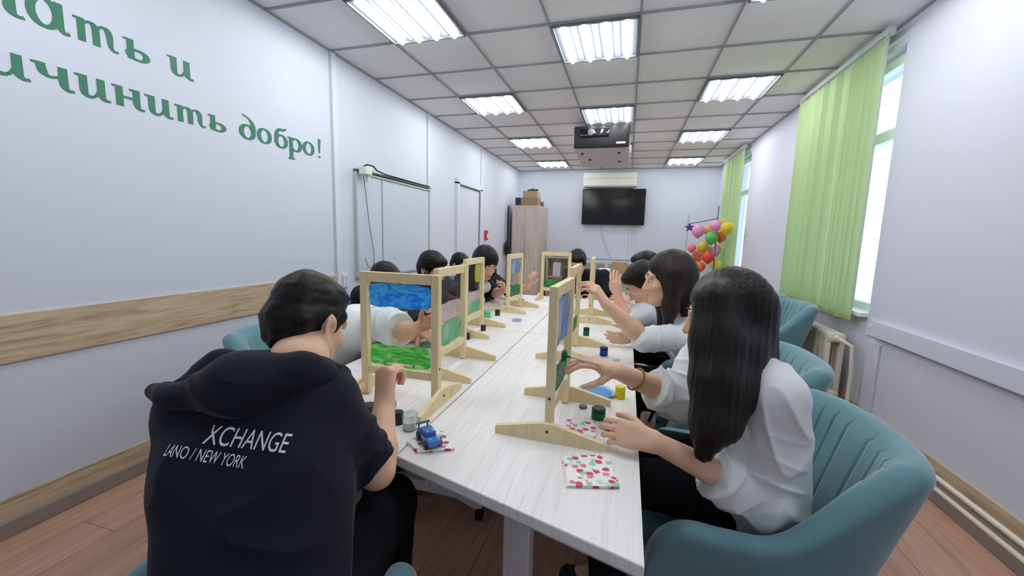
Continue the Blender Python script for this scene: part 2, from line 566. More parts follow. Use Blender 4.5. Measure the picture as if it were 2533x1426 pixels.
# vertical blinds
def blind(y0, y1, label):
    t = thing('vertical_blind', label, 'blind', (XR - 0.085, y0, 0), group='green vertical blinds')
    L = y1 - y0
    r = MB().box((0, L / 2, 2.69), (0.045, L + 0.12, 0.04), bevel=0.004)
    for k in range(3):
        r.box((0.045, 0.1 + k * (L - 0.2) / 2, 2.70), (0.06, 0.03, 0.03))
    r.build('headrail', M['rail'], t)
    s = MB()
    n = int(L / 0.071)
    rng = random.Random(3)
    for k in range(n):
        y = 0.035 + k * (L - 0.06) / (n - 1)
        a = math.radians(26 + rng.uniform(-20, 20))
        s.box((0, y, 1.705), (0.0015, 0.089, 1.90), rot=Matrix.Rotation(a, 4, 'Z'))
    s.build('slats', M['blind'], t)
    c = MB()
    for k in range(n):
        y = 0.035 + k * (L - 0.06) / (n - 1)
        c.box((0, y, 0.770), (0.004, 0.08, 0.028), rot=Matrix.Rotation(math.radians(24), 4, 'Z'))
    c.build('bottom_weight', colmat('blind_weight', 150, 176, 84), t)
    MB().tube([(-0.02, -0.045, 2.67), (-0.02, -0.05, 1.6), (-0.012, -0.04, 0.86), (0.0, -0.035, 0.84), (0.005, -0.03, 0.9), (0, -0.03, 2.67)], 0.003, 6).build('chain', M['rail'], t)
    return t
blind(1.13, 2.42, 'long green vertical blind at the nearer window above the radiator')
blind(4.50, 5.68, 'green vertical blind at the far window behind the balloons')

# lamps
LAMPS = [(1, 0), (1, 3), (1, 6), (1, 9), (3, 1), (3, 4), (3, 7), (5, 0), (5, 3), (5, 6), (5, 9), (1, -3), (3, -2), (5, -3)]
LL = {(1, 0): 'large square ceiling light panel nearest the wall lettering at the top edge',
      (1, 3): 'square ceiling light panel on the left, second from the camera in its row',
      (1, 6): 'square ceiling light panel on the left, third from the camera in its row',
      (1, 9): 'smallest ceiling light panel on the left, nearest the wardrobe',
      (3, 1): 'bright square ceiling light panel in the middle row nearest the camera',
      (3, 4): 'square ceiling light panel in the middle row just above the projector',
      (5, 3): 'square ceiling light panel on the right nearest the green blind',
      (5, 6): 'square ceiling light panel on the right, middle one of its row',
      (5, 9): 'smallest ceiling light panel on the right, nearest the back wall'}
def make_lamp():
    t = thing('ceiling_light', '', 'ceiling light', group='ceiling light panels')
    f = MB()
    for s in (-1, 1):
        f.box((s * 0.285, 0, 0.0), (0.012, 0.582, 0.02)).box((0, s * 0.285, 0.0), (0.582, 0.012, 0.02))
    f.build('frame', M['tray'], t)
    MB().box((0, 0, 0.006), (0.57, 0.57, 0.004)).build('reflector_tray', M['tray'], t)
    for k in range(4):
        x = (k - 1.5) * 0.142
        b = MB()
        b.cyl((x, -0.27, -0.012), (x, 0.27, -0.012), 0.014, seg=8)
        b.build('lamp_tube', M['tube'], t, smooth='auto')
    for k in range(3):
        x = (k - 1) * 0.142
        MB().prism([(x - 0.022, -0.28, 0.006), (x + 0.022, -0.28, 0.006), (x, -0.28, -0.012)], (0, 0.56, 0)).build('louvre', M['tray'], t)
    return t
lamp0 = make_lamp()
first = True
for (i, j) in LAMPS:
    loc = ((i + 0.5) * 0.6, (j + 0.5) * 0.6, H - 0.008)
    lb = LL.get((i, j), 'square ceiling light panel hidden behind the projector or overhead')
    if first:
        lamp0.location = loc
        lamp0['label'] = lb
        first = False
    else:
        dup(lamp0, loc, 0, lb)

# ------------------------------------------------------------------ wall lettering (drawn as pen strokes on the left wall)
def bez(p0, p1, p2, n=10):
    return [tuple((1 - t) ** 2 * a + 2 * (1 - t) * t * b + t * t * c for a, b, c in zip(p0, p1, p2)) for t in [i / n for i in range(n + 1)]]
def arc(cx, cy, rx, ry, a0, a1, n=22):
    return [(cx + rx * math.cos(math.radians(a0 + (a1 - a0) * i / n)), cy + ry * math.sin(math.radians(a0 + (a1 - a0) * i / n))) for i in range(n + 1)]
# glyph: list of (points, half-widths or pair (thin, thick)); unit box: width w, x-height 1
HK = lambda x: bez((x, 0.30), (x + 0.02, 0.0), (x + 0.2, 0.02), 8) + [(x + 0.27, 0.05)]
def stem(x, top=1.0, hook=True, w=0.125, serif=True):
    s = []
    if hook:
        s.append(([(x, top), (x, 0.3)] + HK(x)[1:], [w] * 2 + [w * 0.95, w * 0.9, w * 0.8, w * 0.7, w * 0.6, w * 0.55, w * 0.5, w * 0.45, w * 0.5]))
    else:
        s.append(([(x, top), (x, 0.0)], [w, w]))
    if serif:
        s.append(([(x - 0.24, top - 0.06), (x - 0.1, top - 0.05), (x + w, top - 0.05)], [0.045, 0.05, 0.05]))
    return s
GLY = {
    'i': (1.12, stem(0.24) + [(bez((0.24, 0.3), (0.3, -0.04), (0.55, 0.08), 8) + bez((0.55, 0.08), (0.7, 0.25), (0.74, 0.6), 6), 0.05)] + stem(0.78, serif=False)),
    'ch': (1.12, [(bez((0.24, 1.0), (0.22, 0.45), (0.48, 0.45), 10) + [(0.78, 0.55)], [0.125] * 6 + [0.1, 0.08, 0.07, 0.06, 0.055, 0.05]), ([(0.0, 0.94), (0.35, 0.95)], [0.045, 0.05])] + stem(0.8, serif=False)),
    'n': (1.14, stem(0.24, hook=False) + [([(0.3, 0.5), (0.8, 0.5)], [0.06, 0.06])] + stem(0.84)),
    't': (1.6, stem(0.24, hook=False) + [(bez((0.24, 0.6), (0.4, 1.02), (0.6, 0.93), 8) + bez((0.6, 0.93), (0.74, 0.85), (0.72, 0.5), 6) + [(0.72, 0.0)], [0.05] * 8 + [0.06, 0.08, 0.1, 0.12, 0.125, 0.125, 0.125, 0.125, 0.125][:9]),
                                           (bez((0.72, 0.6), (0.88, 1.02), (1.05, 0.93), 8) + bez((1.05, 0.93), (1.2, 0.85), (1.2, 0.5), 6) + [(1.2, 0.3)] + HK(1.2)[1:], [0.05] * 8 + [0.06, 0.08, 0.1, 0.12, 0.12, 0.12, 0.12, 0.11, 0.1, 0.09, 0.08, 0.07, 0.065, 0.06, 0.05, 0.05, 0.05])]),
    'soft': (0.98, stem(0.24, hook=False) + [(arc(0.5, 0.27, 0.32, 0.25, 150, -210, 26), 'o')]),
    'a': (1.2, [(arc(0.46, 0.5, 0.36, 0.47, 0, 360, 28), 'o')] + stem(0.88, serif=False)),
    'l': (0.9, stem(0.5, serif=False)),
    'd': (0.98, [(arc(0.46, 0.46, 0.34, 0.44, 0, 360, 28), 'o'), (bez((0.22, 1.55), (0.82, 1.4), (0.82, 0.62), 12), [0.045] * 5 + [0.06, 0.08, 0.1, 0.115, 0.12, 0.12, 0.12, 0.12])]),
    'o': (0.94, [(arc(0.46, 0.5, 0.36, 0.47, 0, 360, 28), 'o')]),
    'b': (0.98, [(arc(0.46, 0.46, 0.34, 0.44, 0, 360, 28), 'o'), (bez((0.14, 0.55), (0.1, 1.25), (0.46, 1.3), 10) + bez((0.46, 1.3), (0.75, 1.28), (0.82, 1.45), 6), [0.12] * 5 + [0.11, 0.1, 0.1, 0.1, 0.09, 0.08] + [0.08, 0.085, 0.08, 0.07, 0.06, 0.05, 0.04][:6])]),
    'r': (1.0, [([(0.22, 1.0), (0.22, -0.6)], [0.12, 0.12]), ([(0.0, 0.95), (0.3, 0.95)], [0.045, 0.05]), ([(0.02, -0.6), (0.45, -0.6)], [0.05, 0.05]), (arc(0.52, 0.5, 0.34, 0.46, 140, -150, 24), 'o')]),
    'ex': (0.4, [([(0.22, 1.5), (0.2, 0.4)], [0.085, 0.04]), (arc(0.2, 0.08, 0.035, 0.035, 0, 360, 10), [0.045] * 11)]),
}
def ribbon(bm, pts, wid, sx, sz, y0, z0, xoff):
    P = [Vector((p[0], p[1])) for p in pts]
    n = len(P)
    L, Rr = [], []
    for i in range(n):
        d = (P[min(i + 1, n - 1)] - P[max(i - 1, 0)])
        d = d.normalized() if d.length > 1e-9 else Vector((1, 0))
        nn = Vector((-d.y, d.x))
        if wid == 'o':
            h = 0.055 + 0.075 * abs(d.y) ** 1.5
        else:
            h = wid[min(i, len(wid) - 1)] if isinstance(wid, list) else wid
        L.append(P[i] + nn * h)
        Rr.append(P[i] - nn * h)
    mk = lambda q, x: bm.verts.new((x, y0 + q.x * sx, z0 + q.y * sz))
    a = [mk(q, xoff) for q in L]
    b = [mk(q, xoff) for q in Rr]
    a2 = [mk(q, 0.0005) for q in L]
    b2 = [mk(q, 0.0005) for q in Rr]
    for i in range(n - 1):
        bm.faces.new((a[i], a[i + 1], b[i + 1], b[i]))
        bm.faces.new((a[i], a2[i], a2[i + 1], a[i + 1]))
        bm.faces.new((b[i], b[i + 1], b2[i + 1], b2[i]))
    bm.faces.new((a[0], b[0], b2[0], a2[0]))
    bm.faces.new((a[-1], a2[-1], b2[-1], b[-1]))
def lettering(seq, label, base):
    t = thing('wall_lettering', label, 'lettering', (0, seq[0][1], base), group='green lettering on the wall')
    for ch, y0, y1, xh in seq:
        wdt, strokes = GLY[ch]
        m = MB()
        for k, (pts, wid) in enumerate(strokes):
            ribbon(m.bm, pts, wid, (y1 - y0) / wdt, xh, y0 - seq[0][1], 0, 0.003 + 0.0002 * k)
        m.build('letter', M['green_vinyl'], t)
lettering([('l', -1.27, -1.14, 0.092), ('a', -1.149, -1.015, 0.118), ('t', -1.005, -0.832, 0.098), ('soft', -0.822, -0.708, 0.092), ('i', -0.628, -0.49, 0.090)],
          'upper line of green cursive lettering on the white left wall', 2.110)
lettering([('i', -1.292, -1.155, 0.092), ('ch', -1.156, -1.02, 0.092), ('i', -1.02, -0.888, 0.092), ('n', -0.886, -0.752, 0.092), ('i', -0.75, -0.614, 0.090), ('t', -0.61, -0.434, 0.086), ('soft', -0.43, -0.318, 0.086),
           ('d', -0.236, -0.112, 0.094), ('o', -0.106, 0.006, 0.096), ('b', 0.028, 0.15, 0.096), ('r', 0.142, 0.278, 0.094), ('o', 0.284, 0.398, 0.098), ('ex', 0.415, 0.485, 0.096)],
          'lower line of green cursive lettering ending in an exclamation mark on the left wall', 1.871)

# ------------------------------------------------------------------ left wall fixtures
t = thing('whiteboard', 'white writing board with a side wing on the left wall before the door', 'whiteboard', (0.0, 1.55, 1.35))
f = MB()
for z in (-0.475, 0.475):
    f.box((0.02, 0, z), (0.04, 1.39, 0.018))
for y in (-0.69, 0.69):
    f.box((0.02, y, 0), (0.04, 0.02, 0.95))
f.build('frame', M['rail'], t)
MB().box((0.014, -0.49, 0), (0.024, 0.38, 0.93)).build('side_wing', colmat('board_white', 200, 209, 221, 0.25), t)
MB().box((0.014, 0.20, 0), (0.024, 0.97, 0.93)).build('board_panel', colmat('board_white', 200, 209, 221, 0.25), t)
MB().box((0.022, -0.29, 0), (0.028, 0.016, 0.93)).build('hinge_strip', M['joint'], t)
MB().box((0.03, 0.0, 0.50), (0.05, 1.39, 0.014)).build('top_rail', M['grey'], t)
t = thing('wall_bracket', 'beige bracket at the top corner of the whiteboard with a cable on it', 'bracket', (0.10, 0.90, 1.84))
MB().box((0, 0, 0), (0.08, 0.09, 0.07), bevel=0.008).box((0.0, 0.03, -0.06), (0.03, 0.02, 0.06)).build('bracket_body', M['cream'], t)
tag(MB().tube([(0.06, 0.88, 1.865), (0.1, 0.93, 1.90), (0.1, 1.02, 1.90), (0.08, 1.1, 1.875), (0.07, 1.25, 1.862), (0.06, 1.6, 1.862), (0.055, 2.2, 1.862)], 0.007, 8).build('power_cable', M['black'], smooth=True),
    'black cable lying along the top edge of the whiteboard', 'cable')
tag(MB().tube([(0.05, 0.94, 1.80), (0.06, 0.96, 1.6), (0.06, 1.0, 1.35), (0.06, 1.06, 1.1), (0.06, 1.06, 1.0), (0.06, 1.02, 0.95), (0.06, 0.96, 0.98), (0.06, 0.93, 1.05)], 0.004, 8).build('hanging_cord', M['grey'], smooth=True),
    'thin cord hanging in a loop down the left side of the whiteboard', 'cord')
# door
d = struct(MB().box((0.006, 3.58, 1.0), (0.02, 0.86, 2.0)).build('door_1', M['wall']))
fr = MB()
for y in (3.11, 4.05):
    fr.box((0.022, y, 1.02), (0.044, 0.08, 2.04))
fr.box((0.022, 3.58, 2.06), (0.044, 1.02, 0.08))
fr.build('door_frame', M['trim'], d)
MB().box((0.02, 3.58, 2.005), (0.012, 0.86, 0.02)).box((0.02, 4.0, 1.0), (0.012, 0.02, 2.0)).build('recess_shade', M['grey'], d)  # grey strips stand in for the recess shade along the door's top and side
MB().cyl((0.016, 3.22, 1.02), (0.06, 3.22, 1.02), 0.012).cyl((0.055, 3.22, 1.02), (0.055, 3.33, 1.02), 0.009).build('handle', M['rail'], d, smooth='auto')
t = thing('fire_call_point', 'small red box on the white wall between the door and the wardrobe', 'alarm box', (0.0, 4.36, 1.30))
MB().box((0.02, 0, 0), (0.04, 0.10, 0.17), bevel=0.006).build('housing', M['red'], t)
MB().box((0.042, 0, -0.01), (0.006, 0.05, 0.06)).build('button', M['paper'], t)
t = thing('wall_socket', 'white double socket on the left wall just past the end of the wooden band', 'socket', (0.0, 0.70, 0.86))
MB().box((0.012, 0, 0), (0.024, 0.075, 0.12), bevel=0.006).build('cover', M['trim'], t)
MB().cyl((0.022, 0, 0.03), (0.027, 0, 0.03), 0.018).cyl((0.022, 0, -0.03), (0.027, 0, -0.03), 0.018).build('outlet', M['joint'], t, smooth='auto')

# ------------------------------------------------------------------ back wall
t = thing('television', 'large black flat television hung on the back wall', 'television', (2.07, 6.42, 1.955))
MB().box((0, 0, 0), (1.27, 0.05, 0.735), bevel=0.008).build('housing', M['black'], t)
MB().box((0, -0.027, 0.005), (1.235, 0.004, 0.69)).build('screen', M['black_gloss'], t)
MB().box((0, 0.052, 0.0), (0.4, 0.055, 0.3)).build('wall_mount', M['grey'], t)
t = thing('air_conditioner', 'long cream air conditioner above the television at the ceiling', 'air conditioner', (1.98, 6.39, 2.50))
MB().box((0, 0, 0.0), (1.07, 0.21, 0.28), bevel=0.02).build('housing', M['cream'], t, smooth='auto')
MB().box((0, -0.09, -0.125), (0.98, 0.05, 0.03), rot=Matrix.Rotation(0.5, 4, 'X')).build('flap', M['rail'], t)
MB().box((0, -0.106, 0.02), (1.04, 0.004, 0.012)).build('panel_line', M['joint'], t)
tag(MB().box((2.45, 6.49, 1.23), (0.03, 0.02, 0.72)).build('cable_duct', M['trim']), 'white vertical cable duct under the right part of the television', 'cable duct')
tag(MB().box((1.95, 6.49, 0.865), (1.4, 0.02, 0.03)).build('cable_duct', M['joint']), 'grey horizontal cable duct low on the back wall behind the table items', 'cable duct')
tag(MB().tube([(1.84, 6.485, 1.59), (1.87, 6.485, 1.4), (1.95, 6.48, 1.15), (2.03, 6.48, 0.98), (2.08, 6.485, 0.88)], 0.006).build('television_cable', M['joint'], smooth=True), 'thin cable slanting down the wall from under the television', 'cable')
tag(MB().tube([(2.5, 6.485, 1.59), (2.56, 6.485, 1.4), (2.57, 6.485, 1.1), (2.56, 6.485, 0.88)], 0.005).build('television_cable', M['trim'], smooth=True), 'pale cable hanging beside the vertical duct under the television', 'cable')

t = thing('wardrobe', 'tall grey-oak wardrobe standing in the back left corner', 'wardrobe', (0.40, 6.05, 0))
MB().box((0, 0, 0.97), (0.56, 0.86, 1.90)).build('body', M['ward'], t)
MB().box((0, 0, 0.035), (0.54, 0.84, 0.07)).build('plinth', M['grey'], t)
for s in (-1, 1):
    dd = MB().box((s * 0.139, -0.44, 1.0), (0.274, 0.018, 1.82), bevel=0.003).build('door', M['ward'], t)
    MB().box((s * 0.03, -0.46, 1.0), (0.012, 0.02, 0.16)).build('handle', M['rail'], dd)
tag(MB().box((0.47, 5.76, 1.9965), (0.34, 0.3, 0.15), bevel=0.004).build('cardboard_box', M['card']), 'lower brown cardboard box on top of the wardrobe', 'box', 'boxes on the wardrobe')
tag(MB().box((0.475, 5.77, 2.1375), (0.30, 0.26, 0.13), bevel=0.004).build('cardboard_box', M['card2']), 'upper brown cardboard box on top of the wardrobe', 'box', 'boxes on the wardrobe')
b = MB()
for k in range(5):
    b.sphere((0.42 + k * 0.04, 5.76 + 0.02 * (k % 2), 2.225 + 0.008 * (k % 3)), 0.03, 10, (1.1, 1, 0.8))
tag(b.build('dark_ornament', colmat('dark_olive', 70, 66, 48, 0.7), smooth=True), 'dark lumpy ornament on the topmost box above the wardrobe', 'ornament')
tag(MB().lathe([(0.0, 0), (0.035, 0), (0.04, 0.05), (0.03, 0.09), (0.0, 0.09)], (0.662, 5.95, 1.922), 14).build('dark_pot', colmat('grey_pot', 96, 96, 92), smooth='auto'), 'small grey pot at the right edge of the wardrobe top', 'pot')
tag(MB().box((0.2, 5.82, 2.0015), (0.1, 0.2, 0.16), bevel=0.01).build('dark_case', colmat('dark_case', 60, 60, 58)), 'dark case beside the cardboard boxes on the wardrobe', 'case')
t = thing('coat_stand', 'thin black stand between the left wall and the wardrobe', 'stand', (0.065, 5.52, 0))
MB().cyl((0, 0, 0.0), (0, 0, 1.9), 0.013, seg=10).build('pole', M['black'], t, smooth='auto')
MB().cyl((0, 0, 0), (0, 0, 0.02), 0.06, seg=20).build('base', M['black'], t, smooth='auto')
tag(MB().sphere((0.075, 5.44, 1.05), 0.07, 14, (0.75, 0.7, 2.3)).build('black_bag', M['black'], smooth=True), 'black bag hanging on the stand beside the wardrobe', 'bag')

# low bookcase and things seen through the far easel
t = thing('bookcase', 'low open white bookcase against the back wall beside the wardrobe', 'bookcase', (1.08, 6.25, 0))
bk = MB()
for x in (-0.29, 0.29):
    bk.box((x, 0, 0.44), (0.02, 0.36, 0.88))
bk.build('side_panel', M['ward'], t)
MB().box((0, 0.17, 0.44), (0.58, 0.012, 0.86)).build('back_panel', M['beige'], t)
for z in (0.05, 0.46, 0.87):
    MB().box((0, 0, z), (0.58, 0.36, 0.02)).build('shelf', M['ward'], t)
tag(MB().box((1.0, 6.15, 0.62), (0.16, 0.2, 0.29), bevel=0.004).build('document_box', M['metal_w']), 'pale grey upright document box on the bookcase shelf', 'box')
tag(MB().box((1.24, 6.15, 0.55), (0.2, 0.2, 0.14), bevel=0.004).build('paper_pile', M['grey']), 'grey pile of paper on the bookcase shelf', 'paper pile')
tag(MB().box((1.08, 6.2, 0.93), (0.4, 0.24, 0.1), bevel=0.004).build('cardboard_tray', M['card']), 'brown cardboard tray on top of the bookcase', 'tray')

# far desk with a cardboard box and papers
t = thing('far_desk', 'beige desk with a closed front panel at the back of the room', 'desk', (2.2, 3.5, 0))
MB().box((0, 0, 0.735), (0.95, 0.6, 0.03), bevel=0.003).build('desk_top', M['beige'], t)
MB().box((0, -0.26, 0.4), (0.9, 0.02, 0.62)).build('front_panel', M['beige'], t)
for s in (-1, 1):
    MB().box((s * 0.455, 0, 0.36), (0.03, 0.56, 0.72)).build('side_panel', M['beige'], t)
tag(MB().box((2.32, 3.5, 0.865), (0.20, 0.2, 0.23), bevel=0.004).build('cardboard_box', M['card2']), 'brown cardboard box standing on the far desk', 'box')
tag(MB().box((2.12, 3.52, 0.81), (0.16, 0.22, 0.12), bevel=0.004).build('paper_stack', M['paper']), 'stack of white paper beside the cardboard box on the far desk', 'paper stack')
# low white cabinet under the television
t = thing('low_cabinet', 'low white cabinet with grey fronts below the television', 'cabinet', (2.02, 6.28, 0))
MB().box((0, 0, 0.42), (1.14, 0.36, 0.84)).build('body', M['metal_w'], t)
for k in range(4):
    dd = MB().box((-0.42 + k * 0.28, -0.19, 0.62), (0.2, 0.012, 0.34)).build('door', M['greygreen'], t)
    MB().box((-0.34 + k * 0.28, -0.2, 0.62), (0.01, 0.012, 0.08)).build('handle', M['rail'], dd)

# projector on a short ceiling mount
t = thing('projector', 'projector with a black front and white case hung from the ceiling', 'projector', (2.01, 3.2, 2.56))
b = MB()
pts = [(-0.16, 0.12), (-0.16, -0.14), (0.58, -0.235), (0.58, 0.12)]
va = [b.bm.verts.new((-0.335 + (0.03 if y > 0 else 0), y, z)) for y, z in pts]
vb = [b.bm.verts.new((0.345, y, z)) for y, z in pts]
b.bm.faces.new(va)
b.bm.faces.new(list(reversed(vb)))
for i in range(4):
    b.bm.faces.new((va[i], va[(i + 1) % 4], vb[(i + 1) % 4], vb[i]))
b.build('case', M['metal_w'], t)
MB().box((0.0, -0.185, 0.0), (0.69, 0.06, 0.265), bevel=0.025).build('front_panel', M['black'], t, smooth='auto')
MB().box((-0.08, -0.213, 0.04), (0.36, 0.02, 0.1), bevel=0.02).build('lens_recess', M['black_gloss'], t, smooth='auto')
MB().cyl((-0.13, -0.215, 0.05), (-0.13, -0.235, 0.05), 0.04, seg=24).cyl((-0.13, -0.234, 0.05), (-0.13, -0.238, 0.05), 0.03, seg=24).build('lens', colmat('lens_grey', 92, 92, 104, 0.15), t, smooth='auto')
MB().box((0.24, -0.217, -0.085), (0.11, 0.004, 0.022)).build('badge', M['rail'], t)
for x, y in ((-0.25, 0.0), (-0.17, 0.25), (0.22, 0.0), (0.22, 0.35)):
    z = -0.14 - 0.095 * (y + 0.16) / 0.74
    MB().cyl((x, y, z + 0.01), (x, y, z - 0.012), 0.018, seg=14).build('foot', M['black'], t, smooth='auto')
MB().box((0.0, 0.2, 0.145), (0.3, 0.3, 0.05)).build('ceiling_mount', M['metal_w'], t)

# ------------------------------------------------------------------ radiator
t = thing('radiator', 'cream cast iron radiator under the nearer window', 'radiator', (XR - 0.13, 1.12, 0))
for k in range(13):
    y = 0.06 + k * 0.085
    s = MB()
    for dx in (-0.042, 0.042):
        s.box((dx, y, 0.385), (0.034, 0.062, 0.46), bevel=0.012)
    for z in (0.17, 0.61):
        s.box((0, y, z), (0.12, 0.08, 0.07), bevel=0.02)
    s.build('section', M['rad'], t, smooth='auto')
MB().cyl((0, -0.02, 0.61), (0, 0.06, 0.61), 0.022).tube([(0.0, 0.02, 0.61), (0.0, -0.06, 0.61), (0.045, -0.09, 0.58), (0.06, -0.09, 0.4), (0.06, -0.09, 0.14)], 0.0125).build('feed_pipe', M['pipe'], t, smooth='auto')
for y in (0.15, 0.95):
    MB().box((0.0, y, 0.075), (0.05, 0.04, 0.15)).build('support', M['rad'], t)

# ------------------------------------------------------------------ balloons on a stand
t = thing('balloon_stand', 'thin metal stand carrying balloons by the far window', 'stand')
A, B = Vector((3.45, 5.75, 0)), Vector((3.77, 4.85, 0))
MB().cyl(A, A + Vector((0, 0, 1.78)), 0.011, seg=8).build('post', M['rail'], t, smooth='auto')
MB().cyl(B, B + Vector((0, 0, 1.86)), 0.011, seg=8).build('post', M['grey'], t, smooth='auto')
MB().cyl(A + Vector((0, 0, 1.60)), B + Vector((0, 0, 1.665)), 0.009, seg=8).build('top_bar', M['grey'], t, smooth='auto')
for P in (A, B):
    MB().box((P.x, P.y, 0.012), (0.3, 0.04, 0.024)).build('foot', M['grey'], t)
def balloon_mesh(r):
    return [(0.0, -1.18 * r), (0.1 * r, -1.2 * r), (0.07 * r, -1.1 * r), (0.25 * r, -0.98 * r), (0.6 * r, -0.72 * r), (0.88 * r, -0.32 * r), (0.99 * r, 0.08 * r), (0.94 * r, 0.42 * r), (0.72 * r, 0.76 * r), (0.4 * r, 0.95 * r), (0.0, 1.02 * r)]
BAL = [((1727, 573), 0.105, 'pink', (232, 150, 196), 'pale pink balloon at the top left of the balloon stand'),
       ((1771, 559), 0.09, 'pink', (236, 160, 200), 'pink balloon under the middle of the top bar of the stand'),
       ((1752, 571), 0.085, 'amber', (226, 166, 70), 'amber balloon above the green balloon'),
       ((1760, 590), 0.10, 'green', (92, 186, 98), 'green balloon in the middle of the balloon stand'),
       ((1782, 586), 0.092, 'rust', (208, 104, 52), 'rust orange balloon beside the green balloon'),
       ((1799, 566), 0.095, 'yellow', (212, 196, 44), 'large yellow balloon at the right end of the stand in front of the blind'),
       ((1788, 556), 0.075, 'mustard', (206, 176, 66), 'mustard balloon half behind the large yellow balloon'),
       ((1738, 612), 0.10, 'olive', (208, 186, 74), 'dull yellow balloon above the red and orange balloons'),
       ((1711, 615), 0.075, 'rose', (240, 130, 160), 'rose balloon at the left edge of the balloon stand'),
       ((1767, 620), 0.105, 'pinkl', (236, 158, 202), 'light pink balloon to the right of the dull yellow balloon'),
       ((1727, 634), 0.105, 'orange', (226, 104, 44), 'orange balloon below the dull yellow balloon'),
       ((1751, 638), 0.095, 'red', (214, 74, 60), 'red balloon beside the orange balloon'),
       ((1731, 661), 0.09, 'orange2', (232, 120, 60), 'lowest orange balloon just above the heads on the right'),
       ((1771, 656), 0.10, 'lemon', (228, 216, 84), 'lemon yellow balloon at the bottom of the stand')]
O_ = Vector((2.4049, -2.2789, 1.29))
def ray(px, py):
    return F_ + R_ * ((px - 1266.5) / 985.8) + U_ * (-(py - 713) / 985.8)
AB = (B - A)
FRONT = {0, 1, 3, 5, 7, 8, 11, 12}
for k, ((px, py), r, cn, rgb, lb) in enumerate(BAL):
    # place each balloon in the upright plane of the stand, a little in front of or behind it
    d = ray(px, py)
    nrm = Vector((AB.y, -AB.x, 0)).normalized()
    off = (-1 if k in FRONT else 1) * (r + 0.012)
    tt = ((A + nrm * -off) - O_).dot(nrm) / d.dot(nrm)
    P = O_ + d * tt
    P = Vector((round(P.x, 3), round(P.y, 3), round(P.z, 3)))
    bl = MB().lathe(balloon_mesh(r), (0, 0, 0), 20).build('balloon', colmat('balloon_' + cn, *rgb, 0.22), smooth=True, loc=P)
    tag(bl, lb, 'balloon', 'balloons on the stand')
    if k == 5:
        MB().tube([(0, 0, 1.01 * r), tuple((B + Vector((0, 0, 1.72)) - P) * 0.5 + Vector((0, 0, 0.5 * r))), tuple(B + Vector((-0.013, -0.003, 1.72)) - P)], 0.0018, 5).build('ribbon', M['paper'], bl)
net = MB()
for k in range(15):
    p = A + AB * ((k + 0.5) / 15)
    net.tube([p + Vector((0, 0, 0.86)), p + Vector((0, 0, 1.60 + 0.065 * (k + 0.5) / 15))], 0.0012, 4)
for k in range(11):
    z = 0.86 + 0.073 * k
    net.tube([A + Vector((0, 0, z)), B + Vector((0, 0, z))], 0.0012, 4)
net.build('net', M['paper'], t)
s = MB()
star = [((0.085 if k % 2 == 0 else 0.038) * math.sin(k * math.pi / 5), (0.085 if k % 2 == 0 else 0.038) * math.cos(k * math.pi / 5)) for k in range(10)]
P = Vector((3.44, 5.42, 1.53))
s.prism([(P.x + a, P.y - 0.01, P.z + b) for a, b in star], (0, 0.03, 0))
tag(s.build('star_balloon', colmat('foil_violet', 96, 60, 150, 0.25, metal=0.3)), 'small violet star balloon at the top left of the stand', 'balloon', 'balloons on the stand')

# ------------------------------------------------------------------ tables
TOPZ = 0.75
def table(poly, label, legs, foot_x):
    c = (sum(p[0] for p in poly) / len(poly), sum(p[1] for p in poly) / len(poly))
    t = thing('work_table', label, 'table', (c[0], c[1], 0), group='bleached wood tables pushed together')
    P = [(x - c[0], y - c[1]) for x, y in poly]
    MB().poly(P, TOPZ - 0.024, TOPZ, bevel=0.0015).build('table_top', M['table'], t)
    MB().poly([(x * 0.9985, y * 0.9985) for x, y in P], TOPZ - 0.027, TOPZ - 0.0235).build('edge_band', M['table_edge'], t)
    for (lx, ly) in legs:
        x, y = lx - c[0], ly - c[1]
        MB().box((x, y, 0.40), (0.075, 0.06, 0.60), bevel=0.006).box((x - 0.012, y - 0.0305, 0.4), (0.004, 0.003, 0.58)).build('leg', M['metal_w'], t)
        MB().box((x, y, 0.705), (0.40, 0.05, 0.034)).build('bracket', M['metal_w'], t)
        h = foot_x
        f = MB()
        prof = [(-h, 0.075), (-h, 0.115), (-h * 0.6, 0.15), (h * 0.6, 0.15), (h, 0.115), (h, 0.075), (h * 0.85, 0.065), (h * 0.5, 0.10), (-h * 0.5, 0.10), (-h * 0.85, 0.065)]
        f.prism([(x + a, y - 0.028, z) for a, z in prof], (0, 0.056, 0))
        f.build('foot', M['metal_w'], t)
        for s in (-1, 1):
            w_ = MB().cyl((x + s * (h - 0.02) - 0.012, y, 0.032), (x + s * (h - 0.02) + 0.012, y, 0.032), 0.032, seg=18)
            w_.build('caster', M['black'], t, smooth='auto')
            MB().cyl((x + s * (h - 0.02), y, 0.05), (x + s * (h - 0.02), y, 0.085), 0.012, seg=10).build('caster_stem', M['grey'], t, smooth='auto')
    MB().box((0, (legs[0][1] + legs[1][1]) / 2 - c[1], 0.62), (0.03, abs(legs[1][1] - legs[0][1]) - 0.06, 0.12)).build('beam', M['metal_w'], t)
    return t
table([(1.893, -1.475), (2.465, -1.640), (2.465, -0.12), (1.893, -0.12)], 'pale wood table on the right nearest the camera, white column leg in view', [(2.165, -1.30), (2.165, -0.62)], 0.24)
table([(1.325, -1.635), (1.889, -1.475), (1.889, -0.12), (1.325, -0.12)], 'pale wood table on the left in front of the person in the black hooded top', [(1.60, -0.70), (1.60, -0.3)], 0.25)
table([(1.893, -0.116), (2.465, -0.116), (2.465, 1.32), (1.893, 1.32)], 'pale wood table at the far right end of the row', [(2.165, 0.12), (2.165, 1.05)], 0.24)
